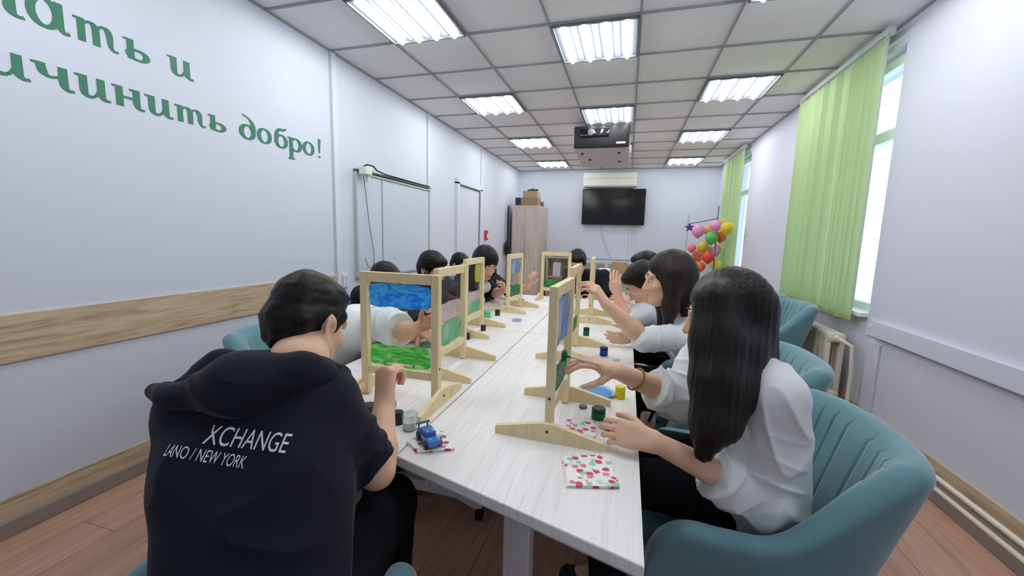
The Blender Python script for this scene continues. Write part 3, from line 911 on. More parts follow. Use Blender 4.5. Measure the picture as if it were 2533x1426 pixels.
table([(1.325, -0.116), (1.889, -0.116), (1.889, 1.32), (1.325, 1.32)], 'pale wood table at the far left end of the row', [(1.60, 0.2), (1.60, 0.80)], 0.24)

# ------------------------------------------------------------------ easels: pine frame on two wedge feet, clear pane, painted bands
def patch(x0, x1, z0, z1, seed, wob=0.006, n=40, corner=0.02):
    """irregular brushed outline, thin slab"""
    rng = random.Random(seed)
    pts = []
    cx, cz, hx, hz = (x0 + x1) / 2, (z0 + z1) / 2, (x1 - x0) / 2, (z1 - z0) / 2
    ph = [rng.uniform(0, 6.28) for _ in range(4)]
    for k in range(n):
        a = 2 * math.pi * k / n
        c, s = math.cos(a), math.sin(a)
        q = 7.0
        rr = (abs(c) ** q + abs(s) ** q) ** (-1 / q)
        w_ = 1 + wob / 0.05 * (0.35 * math.sin(5 * a + ph[0]) + 0.3 * math.sin(9 * a + ph[1]) + 0.2 * math.sin(15 * a + ph[2]))
        pts.append((cx + hx * rr * c * (1 + 0.2 * (w_ - 1)), cz + hz * rr * s * w_))
    return pts
EW, EH = 0.275, 0.415
def easel(loc, rotz, label, paints, width=EW):
    """local x runs along the frame, y across it"""
    t = thing('tabletop_easel', label, 'easel', loc, rotz, 'wooden easels with clear panes')
    hw = width / 2
    for s in (-1, 1):
        MB().box((s * (hw - 0.0125), 0, EH / 2 + 0.002), (0.025, 0.022, EH - 0.004), bevel=0.0015).build('post', M['pine'], t)
    for z in (EH - 0.016, 0.088):
        MB().box((0, 0, z), (width - 0.052, 0.02, 0.032 if z > 0.2 else 0.026), bevel=0.0015).build('rail', M['pine'], t)
    for s in (-1, 1):
        x = s * (hw - 0.0125) + s * 0.02
        prof = [(-0.145, 0.0), (0.145, 0.0), (0.145, 0.022), (0.02, 0.05), (-0.02, 0.05), (-0.145, 0.022)]
        f = MB().prism([(x - 0.0075, a, z) for a, z in prof], (0.015, 0, 0)).build('foot', M['pine'], t)
        sc = MB().cyl((x + s * 0.0072, 0, 0.03), (x + s * 0.0095, 0, 0.03), 0.004, seg=10)
        sc.cyl((s * (hw - 0.0005), 0, 0.115), (s * (hw + 0.001), 0, 0.115), 0.004, seg=10)
        sc.build('screw', colmat('dark_screw', 92, 74, 50), f)
    pn = MB().box((0, 0, 0.2415), (width - 0.05, 0.003, 0.282)).build('pane', M['pane'], t)
    for k, (mname, x0, x1, z0, z1, side) in enumerate(paints):
        P = patch(x0 * (hw - 0.026), x1 * (hw - 0.026), 0.1 + 0.284 * z0, 0.1 + 0.284 * z1, k + int(loc[1] * 10) + 50)
        MB().prism([(a, side * 0.0019, z) for a, z in P], (0, side * 0.0012, 0)).build('painted_band', PM[mname], pn)
    return t
PM = {
    'sky': paint_mat('paint_sky_blue', srgb(16, 166, 250), srgb(116, 218, 255), (0.56, 0.95), 14, (1, 1, 2.5), 0.75),
    'grass': paint_mat('paint_grass_green', srgb(84, 214, 90), srgb(180, 250, 166), (0.52, 0.74), 12, (1, 1, 3), 0.3),
    'mint': paint_mat('paint_mint', srgb(110, 200, 140), srgb(180, 226, 190), (0.5, 0.8), 10, (1, 1, 1), 0.5),
    'green2': paint_mat('paint_mid_green', srgb(48, 152, 80), srgb(96, 192, 112), (0.6, 0.95), 10, (1, 1, 1), 0.6),
    'yellow': paint_mat('paint_yellow', srgb(222, 204, 50), srgb(240, 232, 110), (0.55, 0.9), 12, (1, 1, 1), 0.5),
    'streak': paint_mat('paint_pale_streaks', srgb(226, 190, 190), srgb(232, 236, 234), (0.44, 0.62), 30, (3, 3, 0.2), 0.1),
    'greyblue': paint_mat('paint_grey_blue', srgb(140, 166, 206), srgb(196, 212, 230), (0.46, 0.75), 10, (1, 1, 0.5), 0.5),
    'dkgreen': paint_mat('paint_dark_green', srgb(44, 126, 80), srgb(110, 180, 130), (0.55, 0.85), 14, (1, 1, 1), 0.4),
}
Z = TOPZ
easel((1.715, -1.165, Z), 0.0, 'front left easel painted blue sky on top and green grass below',
      [('sky', -0.96, 0.97, 0.71, 0.985, -1), ('grass', -0.95, 0.96, 0.02, 0.27, -1)], 0.282)
easel((1.738, -0.82, Z), math.pi / 2, 'left easel edge-on behind the blue sky easel, mint green lower half with pale streaks',
      [('mint', -0.95, 0.95, 0.02, 0.34, 1), ('streak', -0.9, 0.9, 0.36, 0.62, 1)])
easel((1.592, -0.20, Z), math.pi / 2, 'left easel with a yellow paint patch on its pane, third from the camera',
      [('yellow', 0.15, 0.95, 0.62, 0.98, 1), ('mint', -0.95, 0.95, 0.02, 0.25, 1), ('streak', -0.9, 0.9, 0.27, 0.45, 1)])
easel((1.62, 0.55, Z), math.radians(84), 'narrow left easel with a blue patch, in front of the person in black leaning forward',
      [('greyblue', -0.9, 0.95, 0.62, 0.95, -1), ('dkgreen', -0.9, 0.95, 0.02, 0.3, -1)])
easel((1.82, 1.16, Z), 0.0, 'far easel facing the camera at the end of the tables, green strip at the bottom',
      [('green2', -0.96, 0.96, 0.02, 0.26, -1)], 0.26)
easel((2.235, -1.14, Z), math.pi / 2 - 0.03, 'front right easel edge-on beside the person in the white sweatshirt',
      [('greyblue', -0.9, 0.95, 0.5, 0.97, -1), ('dkgreen', -0.9, 0.9, 0.02, 0.3, -1)])
easel((2.185, -0.43, Z), math.pi / 2, 'second easel on the right side, behind the front right easel',
      [('green2', -0.9, 0.9, 0.02, 0.25, -1)])
easel((2.195, 0.42, Z), math.pi / 2 + 0.03, 'far easel on the right side, partly behind the raised hands',
      [('green2', -0.9, 0.9, 0.02, 0.3, -1)])

# ------------------------------------------------------------------ teal tub chairs
def sstep(a, b, x):
    t = min(1, max(0, (x - a) / (b - a)))
    return t * t * (3 - 2 * t)
def chair_shell_mesh():
    """wrap-round shell: back at local -y, arms run to +y; ribbed inside the back"""
    W, D = 0.285, 0.25
    path = []
    n = 280
    # arc length along: left arm front -> back -> right arm front
    for i in range(n + 1):
        s = -1 + 2 * i / n
        a = abs(s)
        sg = 1 if s >= 0 else -1
        if a < 0.62:
            th = a / 0.62 * math.pi / 2
            x = W * math.sin(th) ** 0.72 * sg
            y = -D * max(0.0, math.cos(th)) ** 0.72
        else:
            x = (W - 0.012 * (a - 0.62) / 0.38) * sg
            y = (a - 0.62) / 0.38 * 0.27
        path.append((s, x, y))
    zb = 0.36
    verts, faces = [], []
    prof_n = 0
    rows = []
    for (s, x, y) in path:
        a = abs(s)
        top = 0.825 - 0.215 * sstep(0.33, 0.64, a) + 0.0 * a
        top += 0.012 * sstep(0.75, 0.92, a)
        if a > 0.78:
            q = (a - 0.78) / 0.22
            top = zb + 0.1 + (top - zb - 0.1) * math.sqrt(max(0.0, 1 - q ** 2.3))
        back = 1 - sstep(0.30, 0.62, a)
        # outward direction in plan
        L = math.hypot(x / W, y / D) if y < 0 else 1
        ox, oy = (x / W / max(L, 1e-6), y / D / max(L, 1e-6)) if y < 0 else ((1 if x > 0 else -1), 0)
        ll = math.hypot(ox, oy)
        ox, oy = ox / ll, oy / ll
        th = 0.030 + 0.006 * back
        row = []
        nz = 14
        def mid(z):
            f = (z - zb) / (0.825 - zb)
            sc = 0.80 + 0.20 * min(1, max(0.0, f)) ** 0.8
            yy = y * sc if y < 0 else y * (0.92 + 0.08 * f)
            return (x * sc, yy - 0.075 * back * max(0, f) ** 1.3 - 0.02 * back)
        for k in range(nz):                         # outside, bottom to top
            z = zb + (top - th - zb) * k / (nz - 1)
            mx, my = mid(z)
            row.append((mx + ox * th, my + oy * th, z))
        mx, my = mid(top - th)
        for k in range(1, 8):                       # rounded rim
            ang = math.pi * k / 8
            row.append((mx + ox * th * math.cos(ang), my + oy * th * math.cos(ang), top - th + th * math.sin(ang)))
        for k in range(nz):                         # inside, top to bottom, with channels
            z = top - th - (top - th - zb) * k / (nz - 1)
            mx, my = mid(z)
            rib = 0.0
            if a < 0.56:
                ch = abs(math.sin(s / 0.086 * math.pi + math.pi / 2))
                rib = 0.015 * max(0.0, 1 - ch / 0.27) ** 1.2 * (1 - sstep(0.46, 0.56, a)) * (0.35 + 0.65 * sstep(0.0, 0.10, (top - z) / 0.4))
            pad = 0.012 * back
            row.append((mx - ox * (th + pad - rib), my - oy * (th + pad - rib), z))
        rows.append(row)
        prof_n = len(row)
    for r in rows:
        verts += r
    for i in range(n):
        for k in range(prof_n - 1):
            a0 = i * prof_n + k
            faces.append((a0, a0 + prof_n, a0 + prof_n + 1, a0 + 1))
        faces.append((i * prof_n + prof_n - 1, (i + 1) * prof_n + prof_n - 1, (i + 1) * prof_n, i * prof_n))
    faces.append(tuple(range(prof_n)))
    faces.append(tuple(reversed(range(n * prof_n, (n + 1) * prof_n))))
    me = bpy.data.meshes.new('shell')
    me.from_pydata(verts, [], faces)
    me.validate()
    bm = bmesh.new()
    bm.from_mesh(me)
    bmesh.ops.triangulate(bm, faces=[f for f in bm.faces if len(f.verts) > 4])
    bmesh.ops.recalc_face_normals(bm, faces=bm.faces[:])
    bm.to_mesh(me)
    bm.free()
    me.polygons.foreach_set('use_smooth', [True] * len(me.polygons))
    return me
def make_chair():
    t = thing('tub_chair', '', 'chair', group='teal velvet tub chairs')
    me = chair_shell_mesh()
    me.materials.append(M['teal'])
    o = bpy.data.objects.new('shell', me)
    COL.objects.link(o)
    o.parent = t
    pl = []
    for k in range(40):
        a = 2 * math.pi * k / 40
        c, s = math.cos(a), math.sin(a)
        rr = (abs(c) ** 3.2 + abs(s) ** 3.2) ** (-1 / 3.2)
        pl.append((0.232 * rr * c, 0.025 + 0.245 * rr * s))
    MB().poly(pl, 0.36, 0.465, bevel=0.02).build('seat_cushion', M['teal'], t, smooth='auto')
    MB().poly([(x * 0.96, 0.0 + y * 0.96) for x, y in pl], 0.325, 0.362).build('seat_base', M['black'], t)
    for sx in (-1, 1):
        for sy in (-1, 1):
            MB().cyl((sx * 0.14, sy * 0.14, 0.33), (sx * 0.23, sy * 0.23, 0.0), 0.016, 0.011, 12).build('leg', M['black'], t, smooth='auto')
    return t
chair0 = make_chair()
CH = [((2.745, -1.045), math.radians(91), 'large teal tub chair in the right foreground under the person in the white sweatshirt'),
      ((1.785, -1.85), math.radians(13), 'teal tub chair under the person in the black hooded top, arm tips in view'),
      ((2.855, -0.34), math.radians(90), 'teal tub chair under the person in the white hoodie'),
      ((3.50, 1.44), math.radians(94), 'empty teal tub chair against the radiator'),
      ((3.50, 2.08), math.radians(91), 'empty teal tub chair behind the one at the radiator'),
      ((0.985, -0.71), math.radians(-88), 'teal tub chair by the left wall behind the black hooded top, rounded back in view'),
      ((0.955, 0.495), math.radians(-90), 'teal tub chair under the person in black right of the whiteboard'),
      ((2.86, 0.38), math.radians(90), 'teal tub chair under the third person on the right side'),
      ((0.855, -0.105), math.radians(-90), 'teal tub chair under the person hidden behind the blue sky easel'),
      ((1.02, 1.12), math.radians(-90), 'teal tub chair under the person painting the narrow easel'),
      ((2.84, 1.05), math.radians(90), 'teal tub chair under the farthest person on the right side'),
      ((2.05, 1.90), math.radians(180), 'teal tub chair at the far end of the tables under the person in black'),
      ((0.78, 1.72), math.radians(-90), 'teal tub chair under the farthest person on the left side')]
for k, ((x, y), a, lb) in enumerate(CH):
    if k == 0:
        chair0.location = (x, y, 0)
        chair0.rotation_euler.z = a
        chair0['label'] = lb
    else:
        dup(chair0, (x, y, 0), a, lb)

# ------------------------------------------------------------------ people: smooth blended bodies, one continuous mesh each
def W(px, py, D):
    """world point at a measured picture position and depth"""
    p = O_ + ray(px, py) * D
    return np.array((round(p.x, 4), round(p.y, 4), round(p.z, 4)))
def V3(*a):
    return np.array(a, dtype=float)
def nrm(v):
    v = np.asarray(v, float)
    return v / max(1e-9, np.linalg.norm(v))

class Field:
    def __init__(self):
        self.p = []
        self.disp = None
    def cone(self, a, b, ra, rb, k=0.02, cut=None):
        """tapered capsule; cut = fraction pair where flat ends clip it"""
        self.p.append(('cone', np.asarray(a, float), np.asarray(b, float), ra, rb, k, cut))
        return self
    def ell(self, c, r, R=None, k=0.02, sub=False):
        self.p.append(('ell', np.asarray(c, float), np.asarray(r, float), np.eye(3) if R is None else np.asarray(R, float), k, sub))
        return self
    def clip(self, n, c):
        """keep only n.p > c"""
        self.p.append(('clip', np.asarray(n, float), float(c)))
        return self
    def bounds(self, pad):
        lo, hi = np.full(3, 1e9), np.full(3, -1e9)
        for q in self.p:
            if q[0] == 'cone':
                for c, r in ((q[1], q[3]), (q[2], q[4])):
                    lo = np.minimum(lo, c - r)
                    hi = np.maximum(hi, c + r)
            elif q[0] == 'ell' and not q[5]:
                r = q[2].max()
                lo = np.minimum(lo, q[1] - r)
                hi = np.maximum(hi, q[1] + r)
        return lo - pad, hi + pad
    def __call__(self, P):
        d = np.full(len(P), 1e3, np.float32)
        for q in self.p:
            if q[0] == 'cone':
                _, a, b, ra, rb, k, cut = q
                ab = b - a
                L2 = max(1e-12, ab @ ab)
                t0 = ((P - a) @ ab) / L2
                t = np.clip(t0, 0, 1)
                e = np.linalg.norm(P - a - t[:, None] * ab, axis=1) - (ra + t * (rb - ra))
                if cut is not None:
                    L = math.sqrt(L2)
                    e = np.maximum(e, np.maximum((cut[0] - t0) * L, (t0 - cut[1]) * L))
                sub = False
            elif q[0] == 'ell':
                _, c, r, R, k, sub = q
                X = (P - c) @ R.T
                k0 = np.linalg.norm(X / r, axis=1)
                k1 = np.linalg.norm(X / (r * r), axis=1)
                e = k0 * (k0 - 1.0) / np.maximum(k1, 1e-6)
            else:
                d = np.maximum(d, q[2] - P @ q[1])
                continue
            if sub:
                h = np.maximum(k - np.abs(d + e), 0) / k
                d = np.maximum(d, -e) + h * h * k * 0.25
            else:
                h = np.maximum(k - np.abs(d - e), 0) / k
                d = np.minimum(d, e) - h * h * k * 0.25
        if self.disp is not None:
            d = d + self.disp(P)
        return d.astype(np.float32)

def surface(F, h, name, material, parent=None, pad=0.02, clip_lo=None):
    """surface nets over the field F on a grid of step h"""
    lo, hi = F.bounds(pad)
    st = 4
    n = (np.ceil((hi - lo) / h / st).astype(int) + 1) * st
    cg = [np.arange(0, m + 1, st) for m in n]
    G = np.stack(np.meshgrid(*cg, indexing='ij'), -1).reshape(-1, 3)
    cd = np.concatenate([F(lo + G[i:i + 200000] * h) for i in range(0, len(G), 200000)]).reshape([len(c) for c in cg])
    near = np.abs(cd) < h * st * 1.3 + 0.012
    full = np.repeat(np.repeat(np.repeat(cd, st, 0), st, 1), st, 2)
    fn = np.repeat(np.repeat(np.repeat(near, st, 0), st, 1), st, 2)
    s2 = st // 2
    full = full[s2:s2 + n[0] + 1, s2:s2 + n[1] + 1, s2:s2 + n[2] + 1].copy()
    fn = fn[s2:s2 + n[0] + 1, s2:s2 + n[1] + 1, s2:s2 + n[2] + 1]
    idx = np.argwhere(fn)
    for i in range(0, len(idx), 250000):
        q = idx[i:i + 250000]
        full[q[:, 0], q[:, 1], q[:, 2]] = F(lo + q * h)
    ins = full < 0
    a = ins[:-1, :-1, :-1]
    cnt = np.zeros(a.shape, np.int8)
    for dx in (0, 1):
        for dy in (0, 1):
            for dz in (0, 1):
                cnt += ins[dx:dx + a.shape[0], dy:dy + a.shape[1], dz:dz + a.shape[2]]
    cells = np.argwhere((cnt > 0) & (cnt < 8))
    vid = np.full(a.shape, -1, np.int32)
    vid[cells[:, 0], cells[:, 1], cells[:, 2]] = np.arange(len(cells))
    corner = np.array([(x, y, z) for x in (0, 1) for y in (0, 1) for z in (0, 1)])
    val = np.stack([full[cells[:, 0] + c[0], cells[:, 1] + c[1], cells[:, 2] + c[2]] for c in corner], 1)
    acc = np.zeros((len(cells), 3))
    num = np.zeros(len(cells))
    for i in range(8):
        for j in range(i + 1, 8):
            if np.abs(corner[i] - corner[j]).sum() == 1:
                vi, vj = val[:, i], val[:, j]
                m = (vi < 0) != (vj < 0)
                t = np.where(m, vi / np.where(m, vi - vj, 1), 0)
                acc += np.where(m[:, None], corner[i] + t[:, None] * (corner[j] - corner[i]), 0)
                num += m
    verts = lo + (cells + acc / num[:, None]) * h
    faces = []
    for ax in range(3):
        o1, o2 = [(1, 2), (2, 0), (0, 1)][ax]
        sl0 = [slice(1, -1)] * 3
        sl1 = [slice(1, -1)] * 3
        sl0[ax] = slice(0, -1)
        sl1[ax] = slice(1, None)
        A_, B_ = ins[tuple(sl0)], ins[tuple(sl1)]
        e = np.argwhere(A_ != B_)
        sgn = A_[e[:, 0], e[:, 1], e[:, 2]]
        off = np.ones(3, int)
        off[ax] = 0
        e = e + off
        d1 = np.zeros(3, int)
        d2 = np.zeros(3, int)
        d1[o1] = 1
        d2[o2] = 1
        g = lambda q: vid[q[:, 0], q[:, 1], q[:, 2]]
        Q = np.stack([g(e - d1 - d2), g(e - d2), g(e), g(e - d1)], 1)
        Q = np.where(sgn[:, None], Q, Q[:, ::-1])
        faces.append(Q)
    faces = np.concatenate(faces)
    faces = faces[(faces >= 0).all(1)]
    me = bpy.data.meshes.new(name)
    me.vertices.add(len(verts))
    me.vertices.foreach_set('co', verts.astype(np.float32).ravel())
    me.loops.add(len(faces) * 4)
    me.loops.foreach_set('vertex_index', faces.astype(np.int32).ravel())
    me.polygons.add(len(faces))
    me.polygons.foreach_set('loop_start', np.arange(0, len(faces) * 4, 4, dtype=np.int32))
    me.polygons.foreach_set('loop_total', np.full(len(faces), 4, np.int32))
    me.update(calc_edges=True)
    me.validate()
    me.polygons.foreach_set('use_smooth', [True] * len(me.polygons))
    me.materials.append(material)
    o = bpy.data.objects.new(name, me)
    COL.objects.link(o)
    if parent is not None:
        o.parent = parent
    return o

def wave(P, f, seed):
    """cheap smooth noise: warped sines"""
    r = np.random.RandomState(seed)
    k = r.normal(size=(5, 3)) * f
    ph = r.uniform(0, 6.28, 5)
    w = np.sin(P @ (r.normal(size=(3, 3)) * f * 0.4)) * 1.3
    o = np.zeros(len(P))
    for i in range(5):
        o += np.sin(P @ k[i] + ph[i] + w[:, i % 3])
    return o / 5

def frame(fwd, roll=0.0):
    f = nrm(fwd)
    r = nrm(np.cross(f, (0, 0, 1)))
    u = np.cross(r, f)
    if roll:
        c, s = math.cos(roll), math.sin(roll)
        r, u = c * r + s * u, -s * r + c * u
    return np.stack([r, f, u])           # rows: right, forward, up

def head_field(F, c, R, hs, detail=True):
    L = lambda x, y, z: c + R.T @ (np.array((x, y, z)) * hs)
    s = hs
    F.ell(L(0, -0.010, 0.030), np.array((0.074, 0.093, 0.085)) * s, R, 0.02)
    F.ell(L(0, 0.036, -0.035), np.array((0.057, 0.058, 0.078)) * s, R, 0.03 * s)
    F.ell(L(0, 0.070, -0.092), np.array((0.024, 0.02, 0.018)) * s, R, 0.03 * s)
    for x in (-1, 1):
        F.cone(L(x * 0.053, -0.002, -0.045), L(x * 0.020, 0.060, -0.09), 0.020 * s, 0.016 * s, 0.03 * s)
        F.ell(L(x * 0.038, 0.066, -0.028), np.array((0.022, 0.02, 0.02)) * s, R, 0.02 * s)
    if detail:
        for x in (-1, 1):
            F.ell(L(x * 0.031, 0.098, 0.004), np.array((0.017, 0.012, 0.010)) * s, R, 0.014 * s, sub=True)
            F.ell(L(x * 0.031, 0.0855, 0.0105), np.array((0.0145, 0.0115, 0.0075)) * s, R, 0.004 * s)
            F.ell(L(x * 0.028, 0.082, 0.024), np.array((0.024, 0.012, 0.006)) * s, R, 0.014 * s)
        F.cone(L(0, 0.088, 0.004), L(0, 0.109, -0.034), 0.008 * s, 0.0115 * s, 0.014 * s)
        for x in (-1, 1):
            F.ell(L(x * 0.011, 0.097, -0.036), np.array((0.008, 0.010, 0.007)) * s, R, 0.008 * s)
        F.ell(L(0, 0.091, -0.060), np.array((0.022, 0.010, 0.0055)) * s, R, 0.008 * s)
        F.ell(L(0, 0.089, -0.069), np.array((0.019, 0.010, 0.0060)) * s, R, 0.008 * s)
    for x in (-1, 1):                                     # ears: thin shell, raised rim, lobe
        e = lambda u, v, o=0.0: L(x * (0.079 + 0.42 * u + o), -0.010 - 0.90 * u, -0.002 + v)
        F.ell(e(0.008, 0.0), np.array((0.0075, 0.019, 0.029)) * s, R @ rotz_(x * 0.42), 0.006 * s)
        rim = [e(0.019 * math.cos(t) + 0.006, 0.030 * math.sin(t)) for t in [math.radians(q) for q in (150, 110, 70, 30, -10, -50)]]
        for p, q in zip(rim, rim[1:]):
            F.cone(p, q, 0.0042 * s, 0.0042 * s, 0.003 * s)
        F.cone(rim[-1], e(0.002, -0.033), 0.0045 * s, 0.0055 * s, 0.004 * s)
        F.ell(e(0.004, -0.004, 0.0105), np.array((0.0055, 0.008, 0.013)) * s, R @ rotz_(x * 0.42), 0.004 * s, sub=True)
    return L
def rotz_(a):
    c, s = math.cos(a), math.sin(a)
    return np.array(((c, -s, 0), (s, c, 0), (0, 0, 1)))

def hand_field(F, wrist, d, thumb, s=1.0, curl=(0.5, 0.6, 0.5), thumb_in=0.5, splay=0.06, curls=None):
    """palm plus five separate fingers. d: wrist to knuckles, thumb: direction of the thumb side; palm faces d x thumb or -(d x thumb) given by sign of curl"""
    d = nrm(d)
    th = np.asarray(thumb, float)
    th = nrm(th - d * (th @ d))
    pal = np.cross(d, th) * (1 if curl[0] >= 0 else -1)      # the direction the fingers curl to
    cu = tuple(abs(x) for x in curl)
    for off, ln, r in ((0.026, 0.080, 0.0125), (0.009, 0.084, 0.0125), (-0.009, 0.080, 0.012), (-0.025, 0.072, 0.0115)):
        F.cone(wrist + th * off * 0.55 * s, wrist + (d * ln + th * off) * s, 0.0155 * s, r * s, 0.012 * s)
    F.cone(wrist + th * 0.012 * s + d * 0.02 * s + pal * 0.006 * s, wrist + d * 0.05 * s + th * 0.024 * s + pal * 0.008 * s, 0.017 * s, 0.012 * s, 0.012 * s)
    tips = []
    for i, (off, ln, segs, r) in enumerate(((0.026, 0.080, (0.042, 0.025, 0.020), 0.0088), (0.009, 0.084, (0.046, 0.029, 0.021), 0.0092),
                                            (-0.009, 0.080, (0.042, 0.027, 0.020), 0.0086), (-0.025, 0.072, (0.033, 0.020, 0.018), 0.0076))):
        p = wrist + (d * ln + th * off) * s
        a = 0.0
        dd = nrm(d + th * splay * (1.5 - i))
        cc = cu if curls is None else curls[i]
        for j in range(3):
            a += cc[j]
            q = p + (dd * math.cos(a) + pal * math.sin(a)) * segs[j] * s
            r0, r1 = r * (1 - 0.09 * j) * s, r * (1 - 0.09 * (j + 1)) * s
            F.cone(p, q, r0, r1, 0.003 * s)
            p = q
        tips.append(p)
    p = wrist + (d * 0.022 + th * 0.020 + pal * 0.008) * s
    for j, (ln, r0, r1) in enumerate(((0.040, 0.0145, 0.011), (0.032, 0.0105, 0.0095), (0.026, 0.0095, 0.0075))):
        t = thumb_in
        dir_ = nrm(d * (0.65 + 0.25 * j) + th * (0.75 - 0.45 * t * (j + 0.4)) + pal * (0.25 + 0.55 * t + 0.15 * j * t))
        q = p + dir_ * ln * s
        F.cone(p, q, r0 * s, r1 * s, 0.006 * s)
        p = q
    tips.append(p)
    return tips

def make_person(name, label, J, h=0.006, hs=1.0, skin='skin', top='white_c', bottom='trouser', sleeve=(1.0, 0.45), face=True, collar=False,
                hair=None, hairmat='hair', hand_r=None, hand_l=None, torso_k=1.0, wrinkle=0.004, shoes=True, sleeve_r=(0.062, 0.054, 0.045), seed=1):
    """J: joint positions. hair: function(F, L, R) adding the hair volume; hand_x: dict(d, thumb, curl...)"""
    root = thing(name, label, 'person', tuple(J['pelvis'] * np.array((1, 1, 0))))
    base = np.array(root.location)
    root['group'] = 'people painting at the tables'
    R = frame(J['face'], J.get('roll', 0.0))
    F = Field()
    L = head_field(F, J['head'], R, hs, face)
    F.cone(J['neck'], L(0, -0.028, -0.055), 0.052 * hs, 0.050 * hs, 0.03)
    ch, pv = J['chest'], J['pelvis']
    F.cone(J['neck'], ch, 0.05, 0.07, 0.04)
    F.cone(ch, pv, 0.07, 0.075, 0.04)
    for sd in 'rl':
        s_, e_, w_ = J['sh_' + sd], J['el_' + sd], J['wr_' + sd]
        F.cone(ch + (J['neck'] - ch) * 0.6, s_, 0.05, 0.045, 0.04)
        F.cone(s_, e_, 0.043, 0.036, 0.02)
        mid = e_ + (w_ - e_) * 0.3
        F.cone(e_, mid, 0.0355, 0.0375, 0.02)
        F.cone(mid, w_, 0.0375, 0.0245, 0.02)
        hd = (hand_r if sd == 'r' else hand_l) or {}
        d = hd.get('d', nrm(w_ - e_))
        J['tips_' + sd] = hand_field(F, w_ + nrm(d) * 0.006, d, hd.get('thumb', (0, 0, 1)), hd.get('s', 0.95), hd.get('curl', (0.5, 0.6, 0.5)), hd.get('tin', 0.5), hd.get('splay', 0.05), hd.get('curls'))
    # legs, seated
    fw = nrm(np.asarray(J['lap'], float) * np.array((1, 1, 0)))
    sd_ = np.cross(fw, (0, 0, 1))
    kn, an = {}, {}
    for sgn, k in ((1, 'r'), (-1, 'l')):
        hip = pv + sd_ * sgn * 0.085 + np.array((0, 0, -0.01))
        kn[k] = pv + fw * J.get('thigh', 0.40) + sd_ * sgn * J.get('spread', 0.11) + np.array((0, 0, 0.015))
        kn[k][2] = min(kn[k][2], 0.60)
        an[k] = np.array((kn[k][0], kn[k][1], 0.095)) + fw * J.get('shin', -0.03)
        F.cone(hip, kn[k], 0.06, 0.045, 0.03)
        F.cone(kn[k], an[k], 0.05, 0.035, 0.02)
        F.cone(an[k], an[k] + fw * 0.12 + np.array((0, 0, -0.045)), 0.032, 0.028, 0.02)
    shift = lambda o: setattr(o, 'location', tuple(-base))
    body = surface(F, h, 'body', M[skin], root)
    shift(body)
    # face details
    if face:
        for x in (-1, 1):
            m = MB().sphere(L(x * 0.031, 0.0825, 0.002), 0.0108 * hs, 12)
            e = m.build('eye', M['eye_w'], root, smooth=True)
            shift(e)
            m = MB().sphere(L(x * 0.031, 0.0885, 0.0), 0.0060 * hs, 10)
            e2 = m.build('iris', M['iris'], e, smooth=True)
        bz = [L(-0.049, 0.077, 0.024), L(-0.034, 0.091, 0.031), L(-0.015, 0.096, 0.030)]
        m = MB().tube(bz, [0.0012 * hs, 0.0024 * hs, 0.0022 * hs], 6)
        m.tube([L(0.049, 0.077, 0.024), L(0.034, 0.091, 0.031), L(0.015, 0.096, 0.030)], [0.0012 * hs, 0.0024 * hs, 0.0022 * hs], 6)
        shift(m.build('eyebrows', M[hairmat], root, smooth=True))
        LF = Field()
        LF.ell(L(0, 0.0935, -0.0605), np.array((0.021, 0.0085, 0.0042)) * hs, R, 0.004)
        LF.ell(L(0, 0.0915, -0.0685), np.array((0.018, 0.0085, 0.0048)) * hs, R, 0.004)
        shift(surface(LF, 0.002, 'lips', M['lip'], root, pad=0.008))
    # top
    T = Field()
    up_end, fore_end = sleeve
    kk = torso_k
    shm = (J['sh_r'] + J['sh_l']) / 2
    ax = nrm(J['sh_r'] - J['sh_l'])
    T.cone(J['sh_l'], J['sh_r'], 0.062, 0.062, 0.05)
    T.cone(shm + (J['neck'] - shm) * 0.55 - ax * 0.05, shm + (J['neck'] - shm) * 0.55 + ax * 0.05, 0.058, 0.058, 0.06)
    hipax = nrm(sd_ * 1.0)
    for q, wd, rr in ((0.0, 0.075, 0.100), (0.17, 0.074, 0.099), (0.34, 0.072, 0.098), (0.51, 0.072, 0.098), (0.68, 0.073, 0.101), (0.85, 0.075, 0.105), (0.97, 0.076, 0.106)):
        c = ch + (pv - ch) * q
        a2 = nrm(ax * (1 - q) + hipax * q * (1 if ax @ hipax > 0 else -1))
        kq = kk * (1 - J.get('taper', 0) * q)
        T.cone(c - a2 * wd * kq, c + a2 * wd * kq, rr * kq, rr * kq, 0.07)
    segs = []
    for sd in 'rl':
        s_, e_, w_ = J['sh_' + sd], J['el_' + sd], J['wr_' + sd]
        r0, r1, r2 = sleeve_r
        if fore_end > 0:
            T.cone(s_, e_, r0, r1, 0.03)
            T.cone(e_, w_, r1, r2, 0.02, cut=(-1, fore_end))
            segs.append((e_, e_ + (w_ - e_) * fore_end))
            segs.append((s_, e_))
            cu = e_ + (w_ - e_) * fore_end
            dd = nrm(w_ - e_)
        else:
            T.cone(s_, e_, r0, r1, 0.03, cut=(-1, up_end))
            segs.append((s_, s_ + (e_ - s_) * up_end))
    if collar:
        T.cone(J['neck'] + ax * 0.055, J['neck'] - ax * 0.055, 0.042, 0.042, 0.03)
